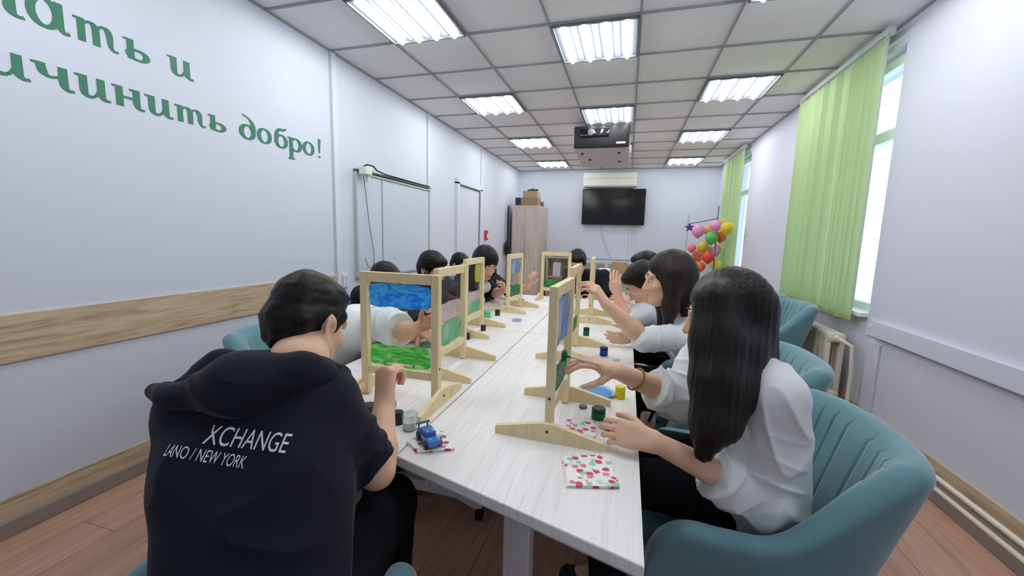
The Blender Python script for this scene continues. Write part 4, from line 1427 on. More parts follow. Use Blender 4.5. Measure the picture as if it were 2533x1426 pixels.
    def disp(P, segs=segs):
        rg = lambda n: (1 - np.abs(n)) ** 3
        d = wrinkle * 0.9 * wave(P, 15, seed) - wrinkle * 0.9 * (rg(2.2 * wave(P, 16, seed + 1)) - 0.4)
        for a, b in segs:
            ab = b - a
            L_ = np.linalg.norm(ab)
            t = ((P - a) @ ab) / (L_ * L_)
            r = np.linalg.norm(P - a - np.clip(t, 0, 1)[:, None] * ab, axis=1)
            w = np.exp(-((r - 0.055) / 0.025) ** 2) * np.clip(1 - np.abs(t - 0.75) * 1.6, 0, 1)
            d = d - wrinkle * 1.3 * w * (rg(np.sin(t * L_ * 48 + 2.6 * wave(P, 11, seed + 2))) - 0.3)
        return d
    T.disp = disp
    if 'extra_top' in J:
        J['extra_top'](T)
    tp = surface(T, h, 'top', M[top], root)
    shift(tp)
    B_ = Field()
    hp = sd_
    kk *= 1 - J.get('taper', 0)
    B_.cone(pv - hp * 0.07, pv + hp * 0.07, 0.108 * kk, 0.108 * kk, 0.05)
    for k in 'rl':
        hip = pv + hp * (0.085 if k == 'r' else -0.085)
        B_.cone(hip, kn[k], 0.083, 0.064, 0.04)
        B_.cone(kn[k], an[k] + np.array((0, 0, -0.03)), 0.064, 0.05, 0.03, cut=(-1, 1.0))
    B_.disp = lambda P: 0.004 * wave(P, 25, seed + 5)
    shift(surface(B_, max(h, 0.007), 'trousers', M[bottom], root))
    if shoes:
        for k in 'rl':
            S = Field()
            S.cone(an[k] + np.array((0, 0, -0.03)), an[k] + fw * 0.04 + np.array((0, 0, -0.05)), 0.045, 0.042, 0.03)
            S.cone(an[k] - fw * 0.02 + np.array((0, 0, -0.055)), an[k] + fw * 0.15 + np.array((0, 0, -0.055)), 0.040, 0.036, 0.03)
            S.clip((0, 0, 1), 0.002)
            shift(surface(S, 0.007, 'shoe', M['shoe'], root))
    if hair is not None:
        Hf = Field()
        hair(Hf, L, R)
        if Hf.disp is None:
            c0 = J['head']
            def hd(P):
                X = (P - c0) @ R.T
                ang = np.arctan2(X[:, 0], X[:, 1] + 0.02)
                return 0.0008 * np.sin(ang * 34 + 2.5 * wave(P, 18, seed + 9)) + 0.0006 * np.sin(ang * 83 + 3 * wave(P, 30, seed + 4)) + 0.003 * wave(P * np.array((1, 1, 0.1)), 28, seed)
            Hf.disp = hd
        shift(surface(Hf, min(h, 0.0045), 'hair', M[hairmat], root))
    return root, tp, L, R

# --- hair shapes (in head coordinates)
def cap(F, L, R, hs=1.0, grow=1.0, n=(0, -0.62, 0.78), c0=-0.004, rad=(0.081, 0.100, 0.093)):
    F.ell(L(0, -0.013, 0.036), np.array(rad) * hs * grow, R, 0.02)
    nw = R.T @ nrm(n)
    F.clip(nw, nw @ L(0, 0, 0) + c0)

def hair_short(hs=1.0):
    def f(F, L, R):
        cap(F, L, R, hs, 0.985, (0, -0.58, 0.81), 0.004)
        # nape and sides, cut close
        for x in (-1, 1):
            F.cone(L(x * 0.064, -0.045, 0.02), L(x * 0.064, -0.005, 0.03), 0.014 * hs, 0.012 * hs, 0.02)
            F.cone(L(x * 0.0635, 0.035, 0.03), L(x * 0.0635, 0.022, -0.004), 0.014 * hs, 0.009 * hs, 0.02)
            F.cone(L(x * 0.045, -0.075, 0.0), L(x * 0.035, -0.075, -0.042), 0.025 * hs, 0.018 * hs, 0.03)
        F.cone(L(0, -0.080, 0.0), L(0, -0.068, -0.055), 0.030 * hs, 0.022 * hs, 0.03)
        F.ell(L(0, -0.02, 0.075), np.array((0.066, 0.075, 0.056)) * hs, R, 0.03)
        F.ell(L(0, 0.055, 0.085), np.array((0.055, 0.035, 0.024)) * hs, R, 0.03)
        c0 = L(0, 0, 0)
        F.disp = lambda P: 0.0030 * wave(P, 45, 3) + 0.0022 * wave(P, 150, 4)
    return f

# ---- the boy in black, foreground left
J = dict(head=W(762, 803, 0.95), face=(0.03, 1.0, -0.40), neck=W(742, 900, 0.865), sh_r=W(808, 1000, 0.82), sh_l=W(500, 1015, 0.80),
         chest=W(648, 1115, 0.775), pelvis=V3(1.835, -1.83, 0.584), taper=0.14, el_r=W(932, 1165, 0.875), wr_r=W(951, 1000, 0.985),
         el_l=V3(1.47, -1.63, 0.81), wr_l=V3(1.60, -1.44, 0.80), lap=(-0.2, 1, 0), thigh=0.365, shin=-0.02, spread=0.095)
def boy_hood(T):
    T.cone(W(800, 935, 0.80), W(700, 905, 0.86), 0.030, 0.030, 0.03)
    T.cone(W(650, 905, 0.85), W(545, 905, 0.86), 0.032, 0.026, 0.03)
    T.cone(W(545, 905, 0.86), W(425, 985, 0.79), 0.030, 0.022, 0.03)
    T.cone(W(740, 920, 0.77), W(590, 960, 0.735), 0.040, 0.052, 0.04)
    T.cone(W(600, 950, 0.735), W(420, 985, 0.74), 0.052, 0.022, 0.04)
    T.cone(W(430, 985, 0.74), W(382, 968, 0.77), 0.022, 0.016, 0.02)
hood_root, boy_top, LB, RB = make_person('person', 'person in a black hooded top seen from behind, painting the blue sky easel', J, h=0.0042, hs=0.92, skin='skin', top='hoodie_b',
    sleeve=(0.88, 0.0), hair=hair_short(0.92), hand_r=dict(d=nrm(W(956, 905, 1.02) - W(951, 1000, 0.985)), thumb=(-0.75, 0.35, 0.1), curl=(-1.25, 1.35, 0.8), tin=0.9, s=0.95, splay=0.02),
    hand_l=dict(thumb=(0.5, 0.2, 0.3), curl=(-0.3, 0.4, 0.3)), torso_k=0.92, wrinkle=0.0075, sleeve_r=(0.066, 0.062, 0.05), seed=3)
HF = Field()
boy_hood(HF)
HF.disp = lambda P: 0.004 * wave(P, 18, 12) - 0.004 * ((1 - np.abs(np.sin(P[:, 2] * 38 + P[:, 0] * 22 + 1.6 * wave(P, 10, 8)))) ** 3 - 0.3)
hood = surface(HF, 0.0045, 'hood', M['hoodie_b'], hood_root)
hood.location = tuple(-np.array(hood_root.location))

def project_text(text, size, x0, depth_obj, parent, px0, py0, px1, py1, name, D=0.5, aspect=1.0):
    """print on the back of the garment: flat text laid onto the cloth surface"""
    cu = bpy.data.curves.new('tmp', 'FONT')
    cu.body = text
    cu.size = 1.0
    tmp = bpy.data.objects.new('tmp', cu)
    COL.objects.link(tmp)
    dg = bpy.context.evaluated_depsgraph_get()
    me = bpy.data.meshes.new_from_object(tmp.evaluated_get(dg))
    bpy.data.objects.remove(tmp)
    bm = bmesh.new()
    bm.from_mesh(me)
    bmesh.ops.triangulate(bm, faces=bm.faces[:])
    for _ in range(2):
        bmesh.ops.subdivide_edges(bm, edges=[e for e in bm.edges if e.calc_length() > 0.06], cuts=1)
        bmesh.ops.triangulate(bm, faces=bm.faces[:])
    xs = [v.co.x for v in bm.verts]
    wd = max(xs)
    deps = bpy.context.evaluated_depsgraph_get()
    bvh = BVHTree.FromObject(depth_obj, deps)
    off = Vector(parent.location)
    mw = depth_obj.matrix_local
    # chart on the garment: end points found on the cloth, glyph height along the cloth's up
    def hit(px, py):
        d = ray(px, py).normalized()
        q = bvh.ray_cast(O_, d)
        return q[0]
    a, b = hit(px0, py0), hit(px1, py1)
    if a is None or b is None:
        return None
    e1 = (b - a)
    ln = e1.length
    e1.normalize()
    nn = (O_ - (a + b) / 2)
    nn = (nn - e1 * nn.dot(e1)).normalized()
    e2 = nn.cross(e1)
    bad = []
    for v in bm.verts:
        p = a + e1 * (v.co.x / wd * ln) + e2 * (v.co.y * size + 0.12 * size * v.co.x * 0)
        q = bvh.ray_cast(p + nn * 0.25, -nn)
        if q[0] is None:
            bad.append(v)
        else:
            v.co = q[0] + nn * 0.0016
    if bad:
        bmesh.ops.delete(bm, geom=bad, context='VERTS')
    bm.to_mesh(me)
    bm.free()
    me.materials.clear()
    me.materials.append(M['print'])
    o = bpy.data.objects.new(name, me)
    COL.objects.link(o)
    o.parent = parent
    o.location = -off
    return o

for txt, a in (('XCHANGE', (500, 1098, 706, 1122)), ('LANO / NEW YORK', (404, 1128, 602, 1160))):
    project_text(txt, 0.046 if txt[0] == 'X' else 0.028, 0, boy_top, hood_root, *a, 'lettering')

# ---- girl with very long hair, foreground right
J = dict(head=W(1798, 778, 1.10), face=(-1.0, 0.16, -0.22), neck=W(1862, 905, 1.09), sh_l=W(1922, 985, 0.985), sh_r=W(1755, 870, 1.27),
         chest=V3(2.745, -1.045, 0.84), pelvis=V3(2.79, -1.035, 0.582), el_l=W(1880, 1228, 1.02), wr_l=W(1620, 1094, 0.985),
         el_r=W(1680, 985, 1.24), wr_r=W(1532, 921, 1.165), lap=(-1, 0.0, 0), thigh=0.40)
def girl1_hair(F, L, R):
    cap(F, L, R, 1.0, 1.02, (0, -0.75, 0.66), -0.022)
    F.p[-1] = ('clip', F.p[-1][1], F.p[-1][2] - 10)
    # curtain: near side in front of the shoulder, back and far side
    pts = [(W(1764, 745, 1.04), 0.052), (W(1776, 850, 1.02), 0.062), (W(1775, 950, 0.985), 0.058), (W(1762, 1050, 0.965), 0.045), (W(1742, 1120, 0.955), 0.022)]
    for (a, ra), (b, rb) in zip(pts, pts[1:]):
        F.cone(a, b, ra, rb, 0.04)
    pts = [(W(1828, 760, 1.08), 0.056), (W(1838, 870, 1.04), 0.051), (W(1828, 960, 1.0), 0.042), (W(1800, 1060, 0.97), 0.03)]
    for (a, ra), (b, rb) in zip(pts, pts[1:]):
        F.cone(a, b, ra, rb, 0.04)
    F.cone(L(0.07, 0.02, 0.0), L(0.075, 0.03, -0.12), 0.03, 0.028, 0.04)
    F.cone(L(0.0, -0.07, 0.0), L(0.0, -0.06, -0.16), 0.05, 0.045, 0.05)
    F.ell(L(0, 0.115, -0.05), np.array((0.05, 0.06, 0.085)), R, 0.03, sub=True)
    c0 = W(1790, 800, 1.07)
    def hd(P):
        X = P - c0
        ang = np.arctan2(X[:, 0] * 0.25 + X[:, 1], X[:, 0] - 0.25 * X[:, 1])
        a2 = X[:, 0] * 0.96 - X[:, 1] * 0.27
        return 0.0007 * np.sin(a2 * 420 + 3 * wave(P * np.array((1, 1, 0.25)), 10, 5)) + 0.0006 * np.sin(ang * 70 + 2 * wave(P, 12, 6)) + 0.004 * wave(P * np.array((1, 1, 0.06)), 30, 7)
    F.disp = hd
g1, g1top, _, _ = make_person('person', 'person in a white sweatshirt in the large foreground chair, reaching to the front right easel', J, h=0.0042, hs=1.0, skin='skin', top='white_c',
    sleeve=(1.0, 0.46), hair=girl1_hair, sleeve_r=(0.070, 0.071, 0.056), wrinkle=0.012, torso_k=0.97, seed=11,
    hand_r=dict(d=(-0.85, -0.2, 0.3), thumb=(-0.2, -0.9, 0.0), curl=(-0.35, 0.45, 0.3), tin=0.75, s=0.93),
    hand_l=dict(d=(-1, 0.0, 0.12), thumb=(-0.1, 0.55, 0.85), curl=(0.55, 0.75, 0.5), tin=0.6, s=0.95))

wr_, el_ = J['wr_r'], J['el_r']
dv = nrm(wr_ - el_)
e1 = nrm(np.cross(dv, (0, 0, 1)))
e2 = np.cross(dv, e1)
cb = el_ + (wr_ - el_) * 0.74
brc = MB().tube([tuple(cb + (e1 * math.cos(a) + e2 * math.sin(a)) * 0.0335 + dv * 0.004 * math.sin(a)) for a in [2 * math.pi * k / 36 for k in range(37)]], 0.003, 8).build('bracelet', colmat('bracelet_brown', 150, 112, 66), g1, smooth=True)
brc.location = tuple(-np.array(g1.location))

def strand_hair(length, fwd=0.03, side=0.075, r=(0.04, 0.03, 0.014), back=True, grow=1.03, hs=1.0):
    def f(F, L, R):
        cap(F, L, R, hs, grow, (0, -0.66, 0.75), -0.012)
        q = F.p.pop()
        F.p[-1] = ('ell', F.p[-1][1], F.p[-1][2], F.p[-1][3], 0.02, False)
        for x in (-1, 1):
            a, b, c = L(x * 0.06, -0.01, 0.02), L(x * side, fwd * 0.4, -0.45 * length), L(x * side * 0.85, fwd, -length)
            F.cone(a, b, r[0], r[1], 0.04)
            F.cone(b, c, r[1], r[2], 0.03)
        if back:
            F.cone(L(0, -0.06, 0), L(0, -0.075, -length * 0.6), 0.055, 0.04, 0.05)
            F.cone(L(0, -0.075, -length * 0.6), L(0, -0.06, -length * 0.95), 0.04, 0.02, 0.04)
        F.ell(L(0, 0.12, -0.045), np.array((0.054, 0.064, 0.10)) * hs, R, 0.025, sub=True)
    return f

# ---- second girl on the right
J = dict(head=W(1655, 690, 1.76), face=(-1.0, -0.12, -0.14), neck=W(1688, 772, 1.80), sh_l=W(1725, 830, 1.72), sh_r=W(1680, 785, 2.05),
         chest=V3(2.72, -0.35, 0.86), pelvis=V3(2.84, -0.34, 0.582), el_l=W(1592, 838, 1.70), wr_l=W(1500, 754, 1.69),
         el_r=V3(2.61, -0.16, 0.81), wr_r=V3(2.47, -0.21, 0.80), lap=(-1, 0, 0))
def g2_extra(T):
    T.cone(W(1755, 775, 1.75), W(1660, 790, 1.85), 0.035, 0.03, 0.04)
make_person('person', 'person in a white hoodie, second on the right, raising a brush to the easel', dict(J, extra_top=g2_extra), h=0.0048, hs=1.0, hairmat='hair_b', top='white_c', sleeve=(1.0, 0.10),
    hair=strand_hair(0.26, 0.045, 0.07, (0.042, 0.032, 0.012)), seed=21, wrinkle=0.006,
    hand_l=dict(d=nrm(W(1478, 722, 1.69) - W(1500, 754, 1.69)), thumb=(0.1, 0.9, 0.4), curl=(0.5, 0.6, 0.5), tin=0.7, s=0.92))
# ---- third on the right, bent over
J = dict(head=W(1592, 704, 2.36), face=(-0.8, -0.15, -0.62), neck=W(1615, 738, 2.42), sh_l=W(1588, 778, 2.32), sh_r=W(1620, 760, 2.66),
         chest=V3(2.64, 0.33, 0.84), pelvis=V3(2.82, 0.38, 0.582), el_l=W(1552, 795, 2.30), wr_l=W(1529, 735, 2.32),
         el_r=V3(2.56, 0.58, 0.81), wr_r=V3(2.45, 0.54, 0.80), lap=(-1, 0, 0))
make_person('person', 'person in a pale grey top bending over, third on the right side, one hand up', J, h=0.006, top='grey_c', sleeve=(1.0, 0.12), skin='skin2',
    hair=hair_short(1.06), seed=31, hand_l=dict(d=(-0.25, 0.1, 1), thumb=(-0.9, 0.3, 0.0), curl=(-0.3, 0.4, 0.3), tin=0.6))
# ---- fourth on the right
J = dict(head=W(1594, 668, 3.0), face=(-1, -0.35, -0.1), neck=W(1606, 690, 3.05), sh_l=W(1600, 712, 2.95), sh_r=W(1625, 705, 3.3),
         chest=V3(2.66, 1.02, 0.86), pelvis=V3(2.80, 1.05, 0.582), el_l=V3(2.54, 0.84, 0.83), wr_l=V3(2.42, 0.98, 0.81),
         el_r=V3(2.58, 1.22, 0.81), wr_r=V3(2.44, 1.14, 0.80), lap=(-1, 0, 0))
make_person('person', 'person farthest along the right side, mostly hidden behind the two with raised hands', J, h=0.007, top='grey_c', sleeve=(1.0, 0.5), skin='skin2', hair=hair_short(1.12), seed=41)
# ---- person at the far end
J = dict(head=W(1428, 652, 3.85), face=(0.0, -1, -0.5), neck=W(1435, 692, 3.95), sh_l=V3(2.20, 1.70, 0.93), sh_r=V3(1.86, 1.70, 0.93),
         chest=V3(2.03, 1.73, 0.84), pelvis=V3(2.05, 1.86, 0.582), el_l=V3(2.25, 1.60, 0.78), wr_l=V3(2.14, 1.56, 0.73),
         el_r=V3(1.83, 1.60, 0.78), wr_r=V3(1.94, 1.56, 0.73), lap=(0, -1, 0))
make_person('person', 'person in black at the far end of the tables behind the easels', J, h=0.007, top='hoodie_b', sleeve=(1.0, 0.8), hair=hair_short(1.05), seed=51)
# ---- left side, person in a white T-shirt leaning over the table
J = dict(head=W(1024, 780, 1.99), face=(0.85, 0.1, -0.55), neck=W(972, 782, 1.95), sh_r=W(938, 800, 1.80), sh_l=W(968, 778, 2.10),
         chest=V3(1.17, -0.68, 0.84), pelvis=V3(0.98, -0.70, 0.582), el_r=W(1000, 822, 1.66), wr_r=W(1030, 812, 1.78),
         el_l=V3(1.34, -0.48, 0.825), wr_l=V3(1.45, -0.55, 0.805), lap=(1, 0, 0))
make_person('person', 'person in a white T-shirt leaning low over the table, seen through the blue sky easel', J, h=0.0055, top='white_c', sleeve=(0.85, 0.0), skin='skin3',
    hair=hair_short(1.02), seed=61, wrinkle=0.008, sleeve_r=(0.075, 0.075, 0.05), hand_r=dict(d=(0.75, 0.2, 0.35), thumb=(-0.4, 0.5, 0.7), curl=(0.9, 1.0, 0.7), tin=0.8), hand_l=dict(d=(0.84, -0.54, 0.02), thumb=(0.3, -0.9, 0), curl=(0.12, 0.12, 0.1), tin=0.2))
# ---- left side, behind
J = dict(head=W(950, 701, 2.55), face=(1, -0.1, -0.55), neck=V3(0.90, -0.09, 0.97), sh_r=V3(0.90, -0.25, 0.91), sh_l=V3(0.90, 0.07, 0.91),
         chest=V3(0.88, -0.09, 0.83), pelvis=V3(0.84, -0.10, 0.582), el_r=V3(1.12, -0.27, 0.81), wr_r=V3(1.36, -0.16, 0.80),
         el_l=V3(1.12, 0.09, 0.81), wr_l=V3(1.31, 0.02, 0.80), lap=(1, 0, 0))
make_person('person', 'person in black, only the top of the head showing above the blue sky easel', J, h=0.007, top='hoodie_b', sleeve=(1.0, 0.6), skin='skin3', hair=hair_short(1.04), seed=71)
J = dict(head=W(1069, 668, 3.02), face=(1, -0.15, -0.3), neck=V3(0.98, 0.48, 0.98), sh_r=V3(0.98, 0.32, 0.92), sh_l=V3(0.98, 0.64, 0.92),
         chest=V3(0.97, 0.48, 0.84), pelvis=V3(0.94, 0.48, 0.582), el_r=V3(1.20, 0.30, 0.81), wr_r=V3(1.35, 0.30, 0.80),
         el_l=V3(1.16, 0.66, 0.82), wr_l=V3(1.33, 0.54, 0.805), lap=(1, 0, 0))
make_person('person', 'person in black sitting upright right of the whiteboard, head above the second left easel', J, h=0.007, top='hoodie_b', sleeve=(1.0, 0.7), skin='skin3', hair=hair_short(1.16), seed=81)
J = dict(head=W(1138, 657, 4.4), face=(1, -0.2, -0.3), neck=V3(0.78, 1.72, 0.97), sh_r=V3(0.78, 1.56, 0.91), sh_l=V3(0.77, 1.88, 0.91),
         chest=V3(0.77, 1.72, 0.83), pelvis=V3(0.76, 1.72, 0.582), el_r=V3(0.95, 1.50, 0.80), wr_r=V3(1.08, 1.62, 0.73),
         el_l=V3(0.95, 1.94, 0.80), wr_l=V3(1.08, 1.80, 0.73), lap=(1, 0, 0))
make_person('person', 'person farthest on the left side, head showing between two easels', J, h=0.008, top='hoodie_b', sleeve=(1.0, 0.7), skin='skin3', hair=hair_short(1.1), seed=91)
# ---- girl in black on the left side
J = dict(head=W(1200, 651, 3.08), face=(0.80, -0.55, -0.56), neck=W(1188, 694, 3.2), sh_r=V3(1.22, 0.90, 0.93), sh_l=V3(1.17, 1.22, 0.93),
         chest=V3(1.19, 1.02, 0.85), pelvis=V3(1.01, 1.13, 0.582), el_r=V3(1.37, 0.85, 0.815), wr_r=V3(1.50, 0.66, 0.87),
         el_l=V3(1.46, 0.98, 0.815), wr_l=V3(1.66, 0.80, 0.90), lap=(1, 0, 0))
pe, _, _, _ = make_person('person', 'person in black leaning forward to paint the narrow easel with the blue patch', J, h=0.0055, top='hoodie_b', sleeve=(1.0, 0.0), skin='skin2', hair=strand_hair(0.19, 0.02, 0.085, (0.045, 0.038, 0.022), grow=1.12), seed=101,
    hand_r=dict(d=(0.25, -0.6, 0.5), thumb=(-0.3, 0.3, 0.8), curl=(0.6, 0.7, 0.5), s=0.85), hand_l=dict(s=0.85, d=(0.2, -0.3, 0.8), thumb=(0.5, -0.5, 0.2), curl=(0.5, 0.6, 0.5)))

CF = Field()
cn = J['neck'] + nrm(np.asarray(J['face']) * np.array((1, 1, 0))) * 0.055 + np.array((0, 0, -0.045))
CF.ell(cn, (0.055, 0.055, 0.05))
surface(CF, 0.006, 'collar', M['grey_c'], pe).location = tuple(-np.array(pe.location))

# ------------------------------------------------------------------ things on the tables
def jar(x, y, r, h, body, lid, label, cat='paint jar', lidh=0.3, name='paint_jar', z=TOPZ):
    t = thing(name, label, cat, (x, y, z), group='paint jars on the tables')
    hb = h * (1 - lidh)
    MB().lathe([(0, 0), (r * 0.9, 0), (r, 0.1 * hb), (r, 0.85 * hb), (r * 0.85, hb), (0, hb)], seg=20).build('jar_body', body, t, smooth='auto')
    MB().lathe([(0, hb), (r * 0.98, hb), (r * 0.98, h - 0.002), (r * 0.9, h), (0, h)], seg=20).build('lid', lid, t, smooth='auto')
    return t
GREEN = colmat('jar_green', 24, 92, 52)
DKGREEN = colmat('jar_dark_green', 24, 60, 42)
BLUE = colmat('jar_blue', 48, 66, 160)
DKBLUE = colmat('jar_dark_blue', 28, 38, 96)
YEL = colmat('jar_yellow', 226, 206, 40)
YEL2 = colmat('jar_yellow_lid', 232, 214, 60)
PINKR = colmat('lid_red', 206, 84, 92)
BRN = colmat('jar_brown', 74, 52, 44)
DARK = colmat('jar_dark', 44, 50, 46)
WHT = colmat('jar_white', 226, 228, 226)
jar(2.412, -0.915, 0.0175, 0.042, YEL, YEL2, 'yellow paint jar beside the blue plate')
jar(2.330, -0.425, 0.0185, 0.042, BLUE, DKBLUE, 'blue paint jar with a dark blue lid behind the painting hand')
jar(2.213, -0.06, 0.017, 0.045, GREEN, DKGREEN, 'green paint jar beyond the second right easel')
jar(1.578, 0.28, 0.017, 0.04, DKGREEN, DARK, 'dark green paint jar beside the green cup on the left tables')
jar(1.628, -0.385, 0.016, 0.034, DARK, DKBLUE, 'dark paint jar at the near foot of the yellow patch easel')
jar(1.640, -0.17, 0.015, 0.032, BRN, DARK, 'small brown paint jar between the feet of the yellow patch easel')
jar(1.752, -1.285, 0.020, 0.042, WHT, PINKR, 'white paint jar with a red lid under the front left easel')
jar(1.805, -1.325, 0.016, 0.036, DARK, DARK, 'small black paint jar beside the clear plastic cup')
jar(1.690, -1.30, 0.022, 0.030, BRN, BRN, 'low brown jar between the feet of the front left easel')
jar(1.600, 0.86, 0.018, 0.03, DARK, DARK, 'small dark jar on the far tables near the easel facing the camera')
jar(2.352, -1.10, 0.021, 0.034, GREEN, DKGREEN, 'dark green paint jar between the feet of the front right easel')
t = thing('plastic_cup', 'clear plastic cup beside the blue toy car', 'cup', (1.855, -1.345, TOPZ))
MB().lathe([(0.0, 0.001), (0.018, 0.001), (0.0215, 0.046), (0.0225, 0.046), (0.019, 0.0), (0.0, 0.0)], seg=24).build('cup_wall', M['clearcup'], t, smooth='auto')
MB().lathe([(0.0, 0.003), (0.0175, 0.003), (0.019, 0.024), (0, 0.024)], seg=24).build('water', colmat('cloudy_water', 206, 210, 206, 0.2), t, smooth='auto')
def plate(x, y, r, rgb, nm, label):
    t = thing('paint_plate', label, 'plate', (x, y, TOPZ), group='shallow paint plates')
    MB().lathe([(0, 0), (r * 0.8, 0), (r, 0.011), (r * 1.0, 0.0125), (r * 0.98, 0.0125), (r * 0.78, 0.003), (0, 0.003)], seg=36).build('plate_dish', colmat(nm + '_rim', *[min(255, int(c * 0.4 + 150)) for c in rgb], 0.25), t, smooth='auto')
    rng = random.Random(int(x * 100))
    P = [(r * 0.86 * math.cos(a) * (1 + 0.05 * math.sin(3 * a)), r * 0.86 * math.sin(a) * (1 + 0.05 * math.sin(5 * a + 1))) for a in [2 * math.pi * k / 40 for k in range(40)]]
    MB().poly(P, 0.0035, 0.0075).build('paint', colmat(nm, *rgb, 0.2), t)
plate(2.330, -0.905, 0.064, (62, 140, 200), 'paint_pool_blue', 'round plate of blue paint behind the front right easel feet')
plate(1.75, 0.16, 0.032, (112, 146, 214), 'paint_pool_lilac', 'small plate of blue paint in the middle of the far left table')
plate(1.50, -0.56, 0.05, (40, 120, 80), 'paint_pool_green', 'plate of green paint in front of the person in the white T-shirt')
jar(1.535, 0.18, 0.028, 0.05, colmat('cup_green', 108, 190, 136), colmat('cup_green', 108, 190, 136), 'pale green cup beyond the yellow patch easel', 'cup', name='green_cup')

def napkin_mat():
    m = bpy.data.materials.new('napkin_flowers')
    m.use_nodes = True
    nt = m.node_tree
    b = nt.nodes['Principled BSDF']
    b.inputs['Roughness'].default_value = 0.85
    tc = nt.nodes.new('ShaderNodeTexCoord')
    v = nt.nodes.new('ShaderNodeTexVoronoi')
    v.inputs['Scale'].default_value = 56
    nt.links.new(tc.outputs['Object'], v.inputs['Vector'])
    nz = nt.nodes.new('ShaderNodeTexNoise')
    nz.inputs['Scale'].default_value = 120
    nt.links.new(tc.outputs['Object'], nz.inputs['Vector'])
    add = nt.nodes.new('ShaderNodeMath')
    add.operation = 'MULTIPLY_ADD'
    add.inputs[1].default_value = 0.55
    nt.links.new(nz.outputs['Fac'], add.inputs[0])
    nt.links.new(v.outputs['Distance'], add.inputs[2])
    blob = ramp(nt, [(0.0, (1, 1, 1, 1)), (0.70, (1, 1, 1, 1)), (0.80, (0, 0, 0, 1))])
    nt.links.new(add.outputs[0], blob.inputs['Fac'])
    sep = nt.nodes.new('ShaderNodeSeparateColor')
    nt.links.new(v.outputs['Color'], sep.inputs['Color'])
    kind = ramp(nt, [(0.0, srgb(206, 84, 110)), (0.26, srgb(226, 140, 156)), (0.36, srgb(160, 206, 176)), (0.62, srgb(200, 228, 210)), (0.78, srgb(242, 240, 236))])
    kind.color_ramp.interpolation = 'CONSTANT'
    nt.links.new(sep.outputs[0], kind.inputs['Fac'])
    mx = nt.nodes.new('ShaderNodeMix')
    mx.data_type = 'RGBA'
    mx.inputs['A'].default_value = srgb(240, 242, 236)
    nt.links.new(blob.outputs['Color'], mx.inputs['Factor'])
    nt.links.new(kind.outputs['Color'], mx.inputs['B'])
    nt.links.new(mx.outputs['Result'], b.inputs['Base Color'])
    return m
M['napkin'] = napkin_mat()
def napkin(pts, label):
    c = (sum(p[0] for p in pts) / 4, sum(p[1] for p in pts) / 4)
    t = thing('paper_napkin', label, 'napkin', (c[0], c[1], TOPZ), group='flowered paper napkins')
    P = [(x - c[0], y - c[1]) for x, y in pts]
    for k in range(3):
        q = [(x * (1 - 0.01 * k) + 0.0015 * k, y * (1 - 0.008 * k)) for x, y in P]
        MB().poly(q, 0.0008 + 0.0022 * k, 0.0026 + 0.0022 * k, bevel=0.0006).build('napkin_layer', M['napkin'], t)
napkin([(2.309, -1.470), (2.420, -1.438), (2.388, -1.312), (2.280, -1.352)], 'square white napkin with red flowers alone near the front of the right table')
napkin([(1.936, -1.452), (2.018, -1.408), (1.945, -1.335), (1.884, -1.415)], 'flowered napkin at the front edge of the table under the blue toy car')
napkin([(2.262, -1.245), (2.352, -1.235), (2.345, -1.145), (2.262, -1.15)], 'flowered napkin lying between the feet of the front right easel')
napkin([(2.34, -0.17), (2.43, -0.165), (2.42, -0.09), (2.335, -0.10)], 'flowered napkin at the edge of the table before the person in the white hoodie')
# toy car on the napkin
t = thing('toy_car', 'small blue toy car lying on the flowered napkin at the table edge', 'toy car', (1.943, -1.402, TOPZ + 0.0072), math.radians(-42))
CB = colmat('toy_blue', 58, 112, 190, 0.25, coat=0.5)
b = MB()
b.box((0, 0, 0.016), (0.092, 0.036, 0.014), bevel=0.005).box((-0.006, 0, 0.027), (0.042, 0.030, 0.014), bevel=0.006)
b.build('car_body', CB, t, smooth='auto')
MB().box((-0.006, 0, 0.028), (0.034, 0.0315, 0.007), bevel=0.002).build('windows', colmat('toy_window', 30, 50, 84, 0.2), t)
for sx in (-1, 1):
    for sy in (-1, 1):
        MB().cyl((sx * 0.028, sy * 0.0155, 0.0105), (sx * 0.028, sy * 0.0215, 0.0105), 0.0105, seg=18).build('wheel', M['black'], t, smooth='auto')
MB().box((-0.043, 0, 0.036), (0.009, 0.036, 0.003)).box((-0.043, 0.012, 0.029), (0.004, 0.003, 0.014)).box((-0.043, -0.012, 0.029), (0.004, 0.003, 0.014)).build('spoiler', colmat('toy_grey', 96, 104, 124), t)
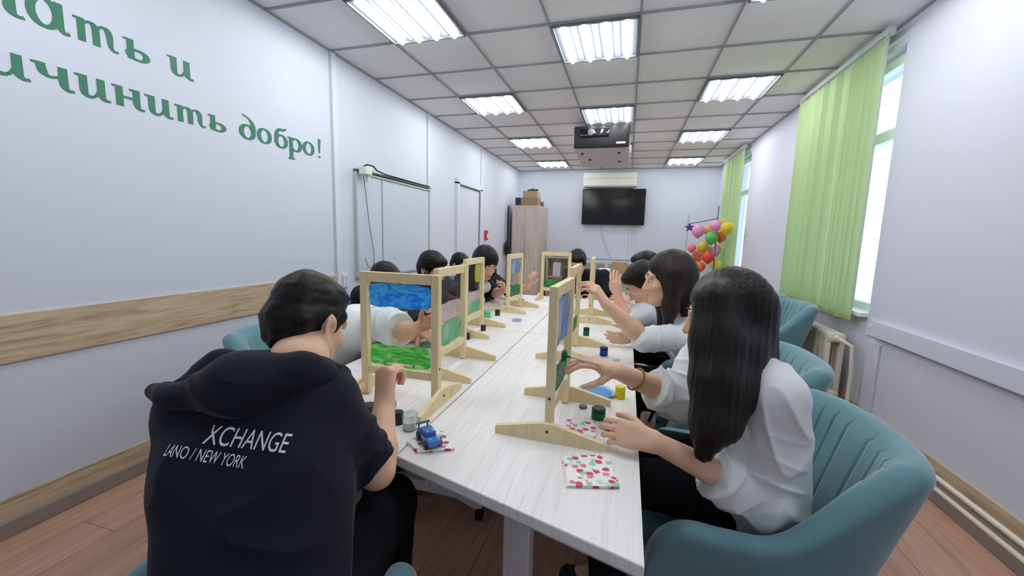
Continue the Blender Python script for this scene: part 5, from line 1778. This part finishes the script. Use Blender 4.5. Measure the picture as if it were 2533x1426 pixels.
# lids, papers, brushes
def lid(x, y, r, m, label):
    tag(MB().lathe([(0, 0), (r, 0), (r, 0.006), (r * 0.88, 0.009), (0, 0.009)], seg=20).build('jar_lid', m, smooth='auto', loc=(x, y, TOPZ)), label, 'lid', 'loose jar lids')
lid(2.402, -1.150, 0.017, DKBLUE, 'dark blue lid next to the near hand of the person in the white sweatshirt')
lid(2.440, -1.118, 0.013, M['grey'], 'small grey lid at the table edge beside the dark blue lid')
lid(2.388, -0.475, 0.016, WHT, 'pale lid at the table edge near the blue paint jar')
lid(2.30, -1.04, 0.013, M['grey'], 'grey lid close behind the front right easel')

tag(MB().poly([(1.68, 0.72), (1.86, 0.74), (1.84, 0.98), (1.66, 0.96)], 0, 0.0015).build('paper_sheet', M['paper'], loc=(0, 0, TOPZ)), 'white paper sheet on the far left table before the easel facing the camera', 'paper')
def brush(a, b, label, tipm, hm=None):
    a, b = Vector(a), Vector(b)
    t = thing('paint_brush', label, 'brush', tuple(a), group='paint brushes')
    d = b - a
    MB().tube([(0, 0, 0), tuple(d * 0.3), tuple(d * 0.78)], [0.0018, 0.003, 0.0024], 8).build('brush_handle', hm or colmat('brush_wood', 206, 196, 176), t, smooth='auto')
    MB().tube([tuple(d * 0.77), tuple(d * 0.88)], 0.0028, 8).build('ferrule', M['rail'], t, smooth='auto')
    MB().tube([tuple(d * 0.87), tuple(d * 0.95), tuple(d)], [0.0028, 0.0034, 0.0008], 8).build('bristles', tipm, t, smooth='auto')
brush((1.84, -1.43, 0.965), (1.775, -1.178, 0.868), 'paint brush in the raised fist of the person in the black hooded top', GREEN)
brush((2.36, -1.16, 0.935), (2.252, -1.14, 0.945), 'paint brush in the far hand of the person in the white sweatshirt', GREEN)
brush((2.30, -0.52, 1.06), (2.20, -0.52, 1.075), 'white paint brush held up by the person in the white hoodie', M['paper'], M['paper'])
tag(MB().sphere((2.246, -1.135, 0.945), 0.016, 14, (0.6, 1, 1.2)).build('sponge', GREEN, smooth=True), 'dark green sponge dab pressed on the front right easel pane', 'sponge')
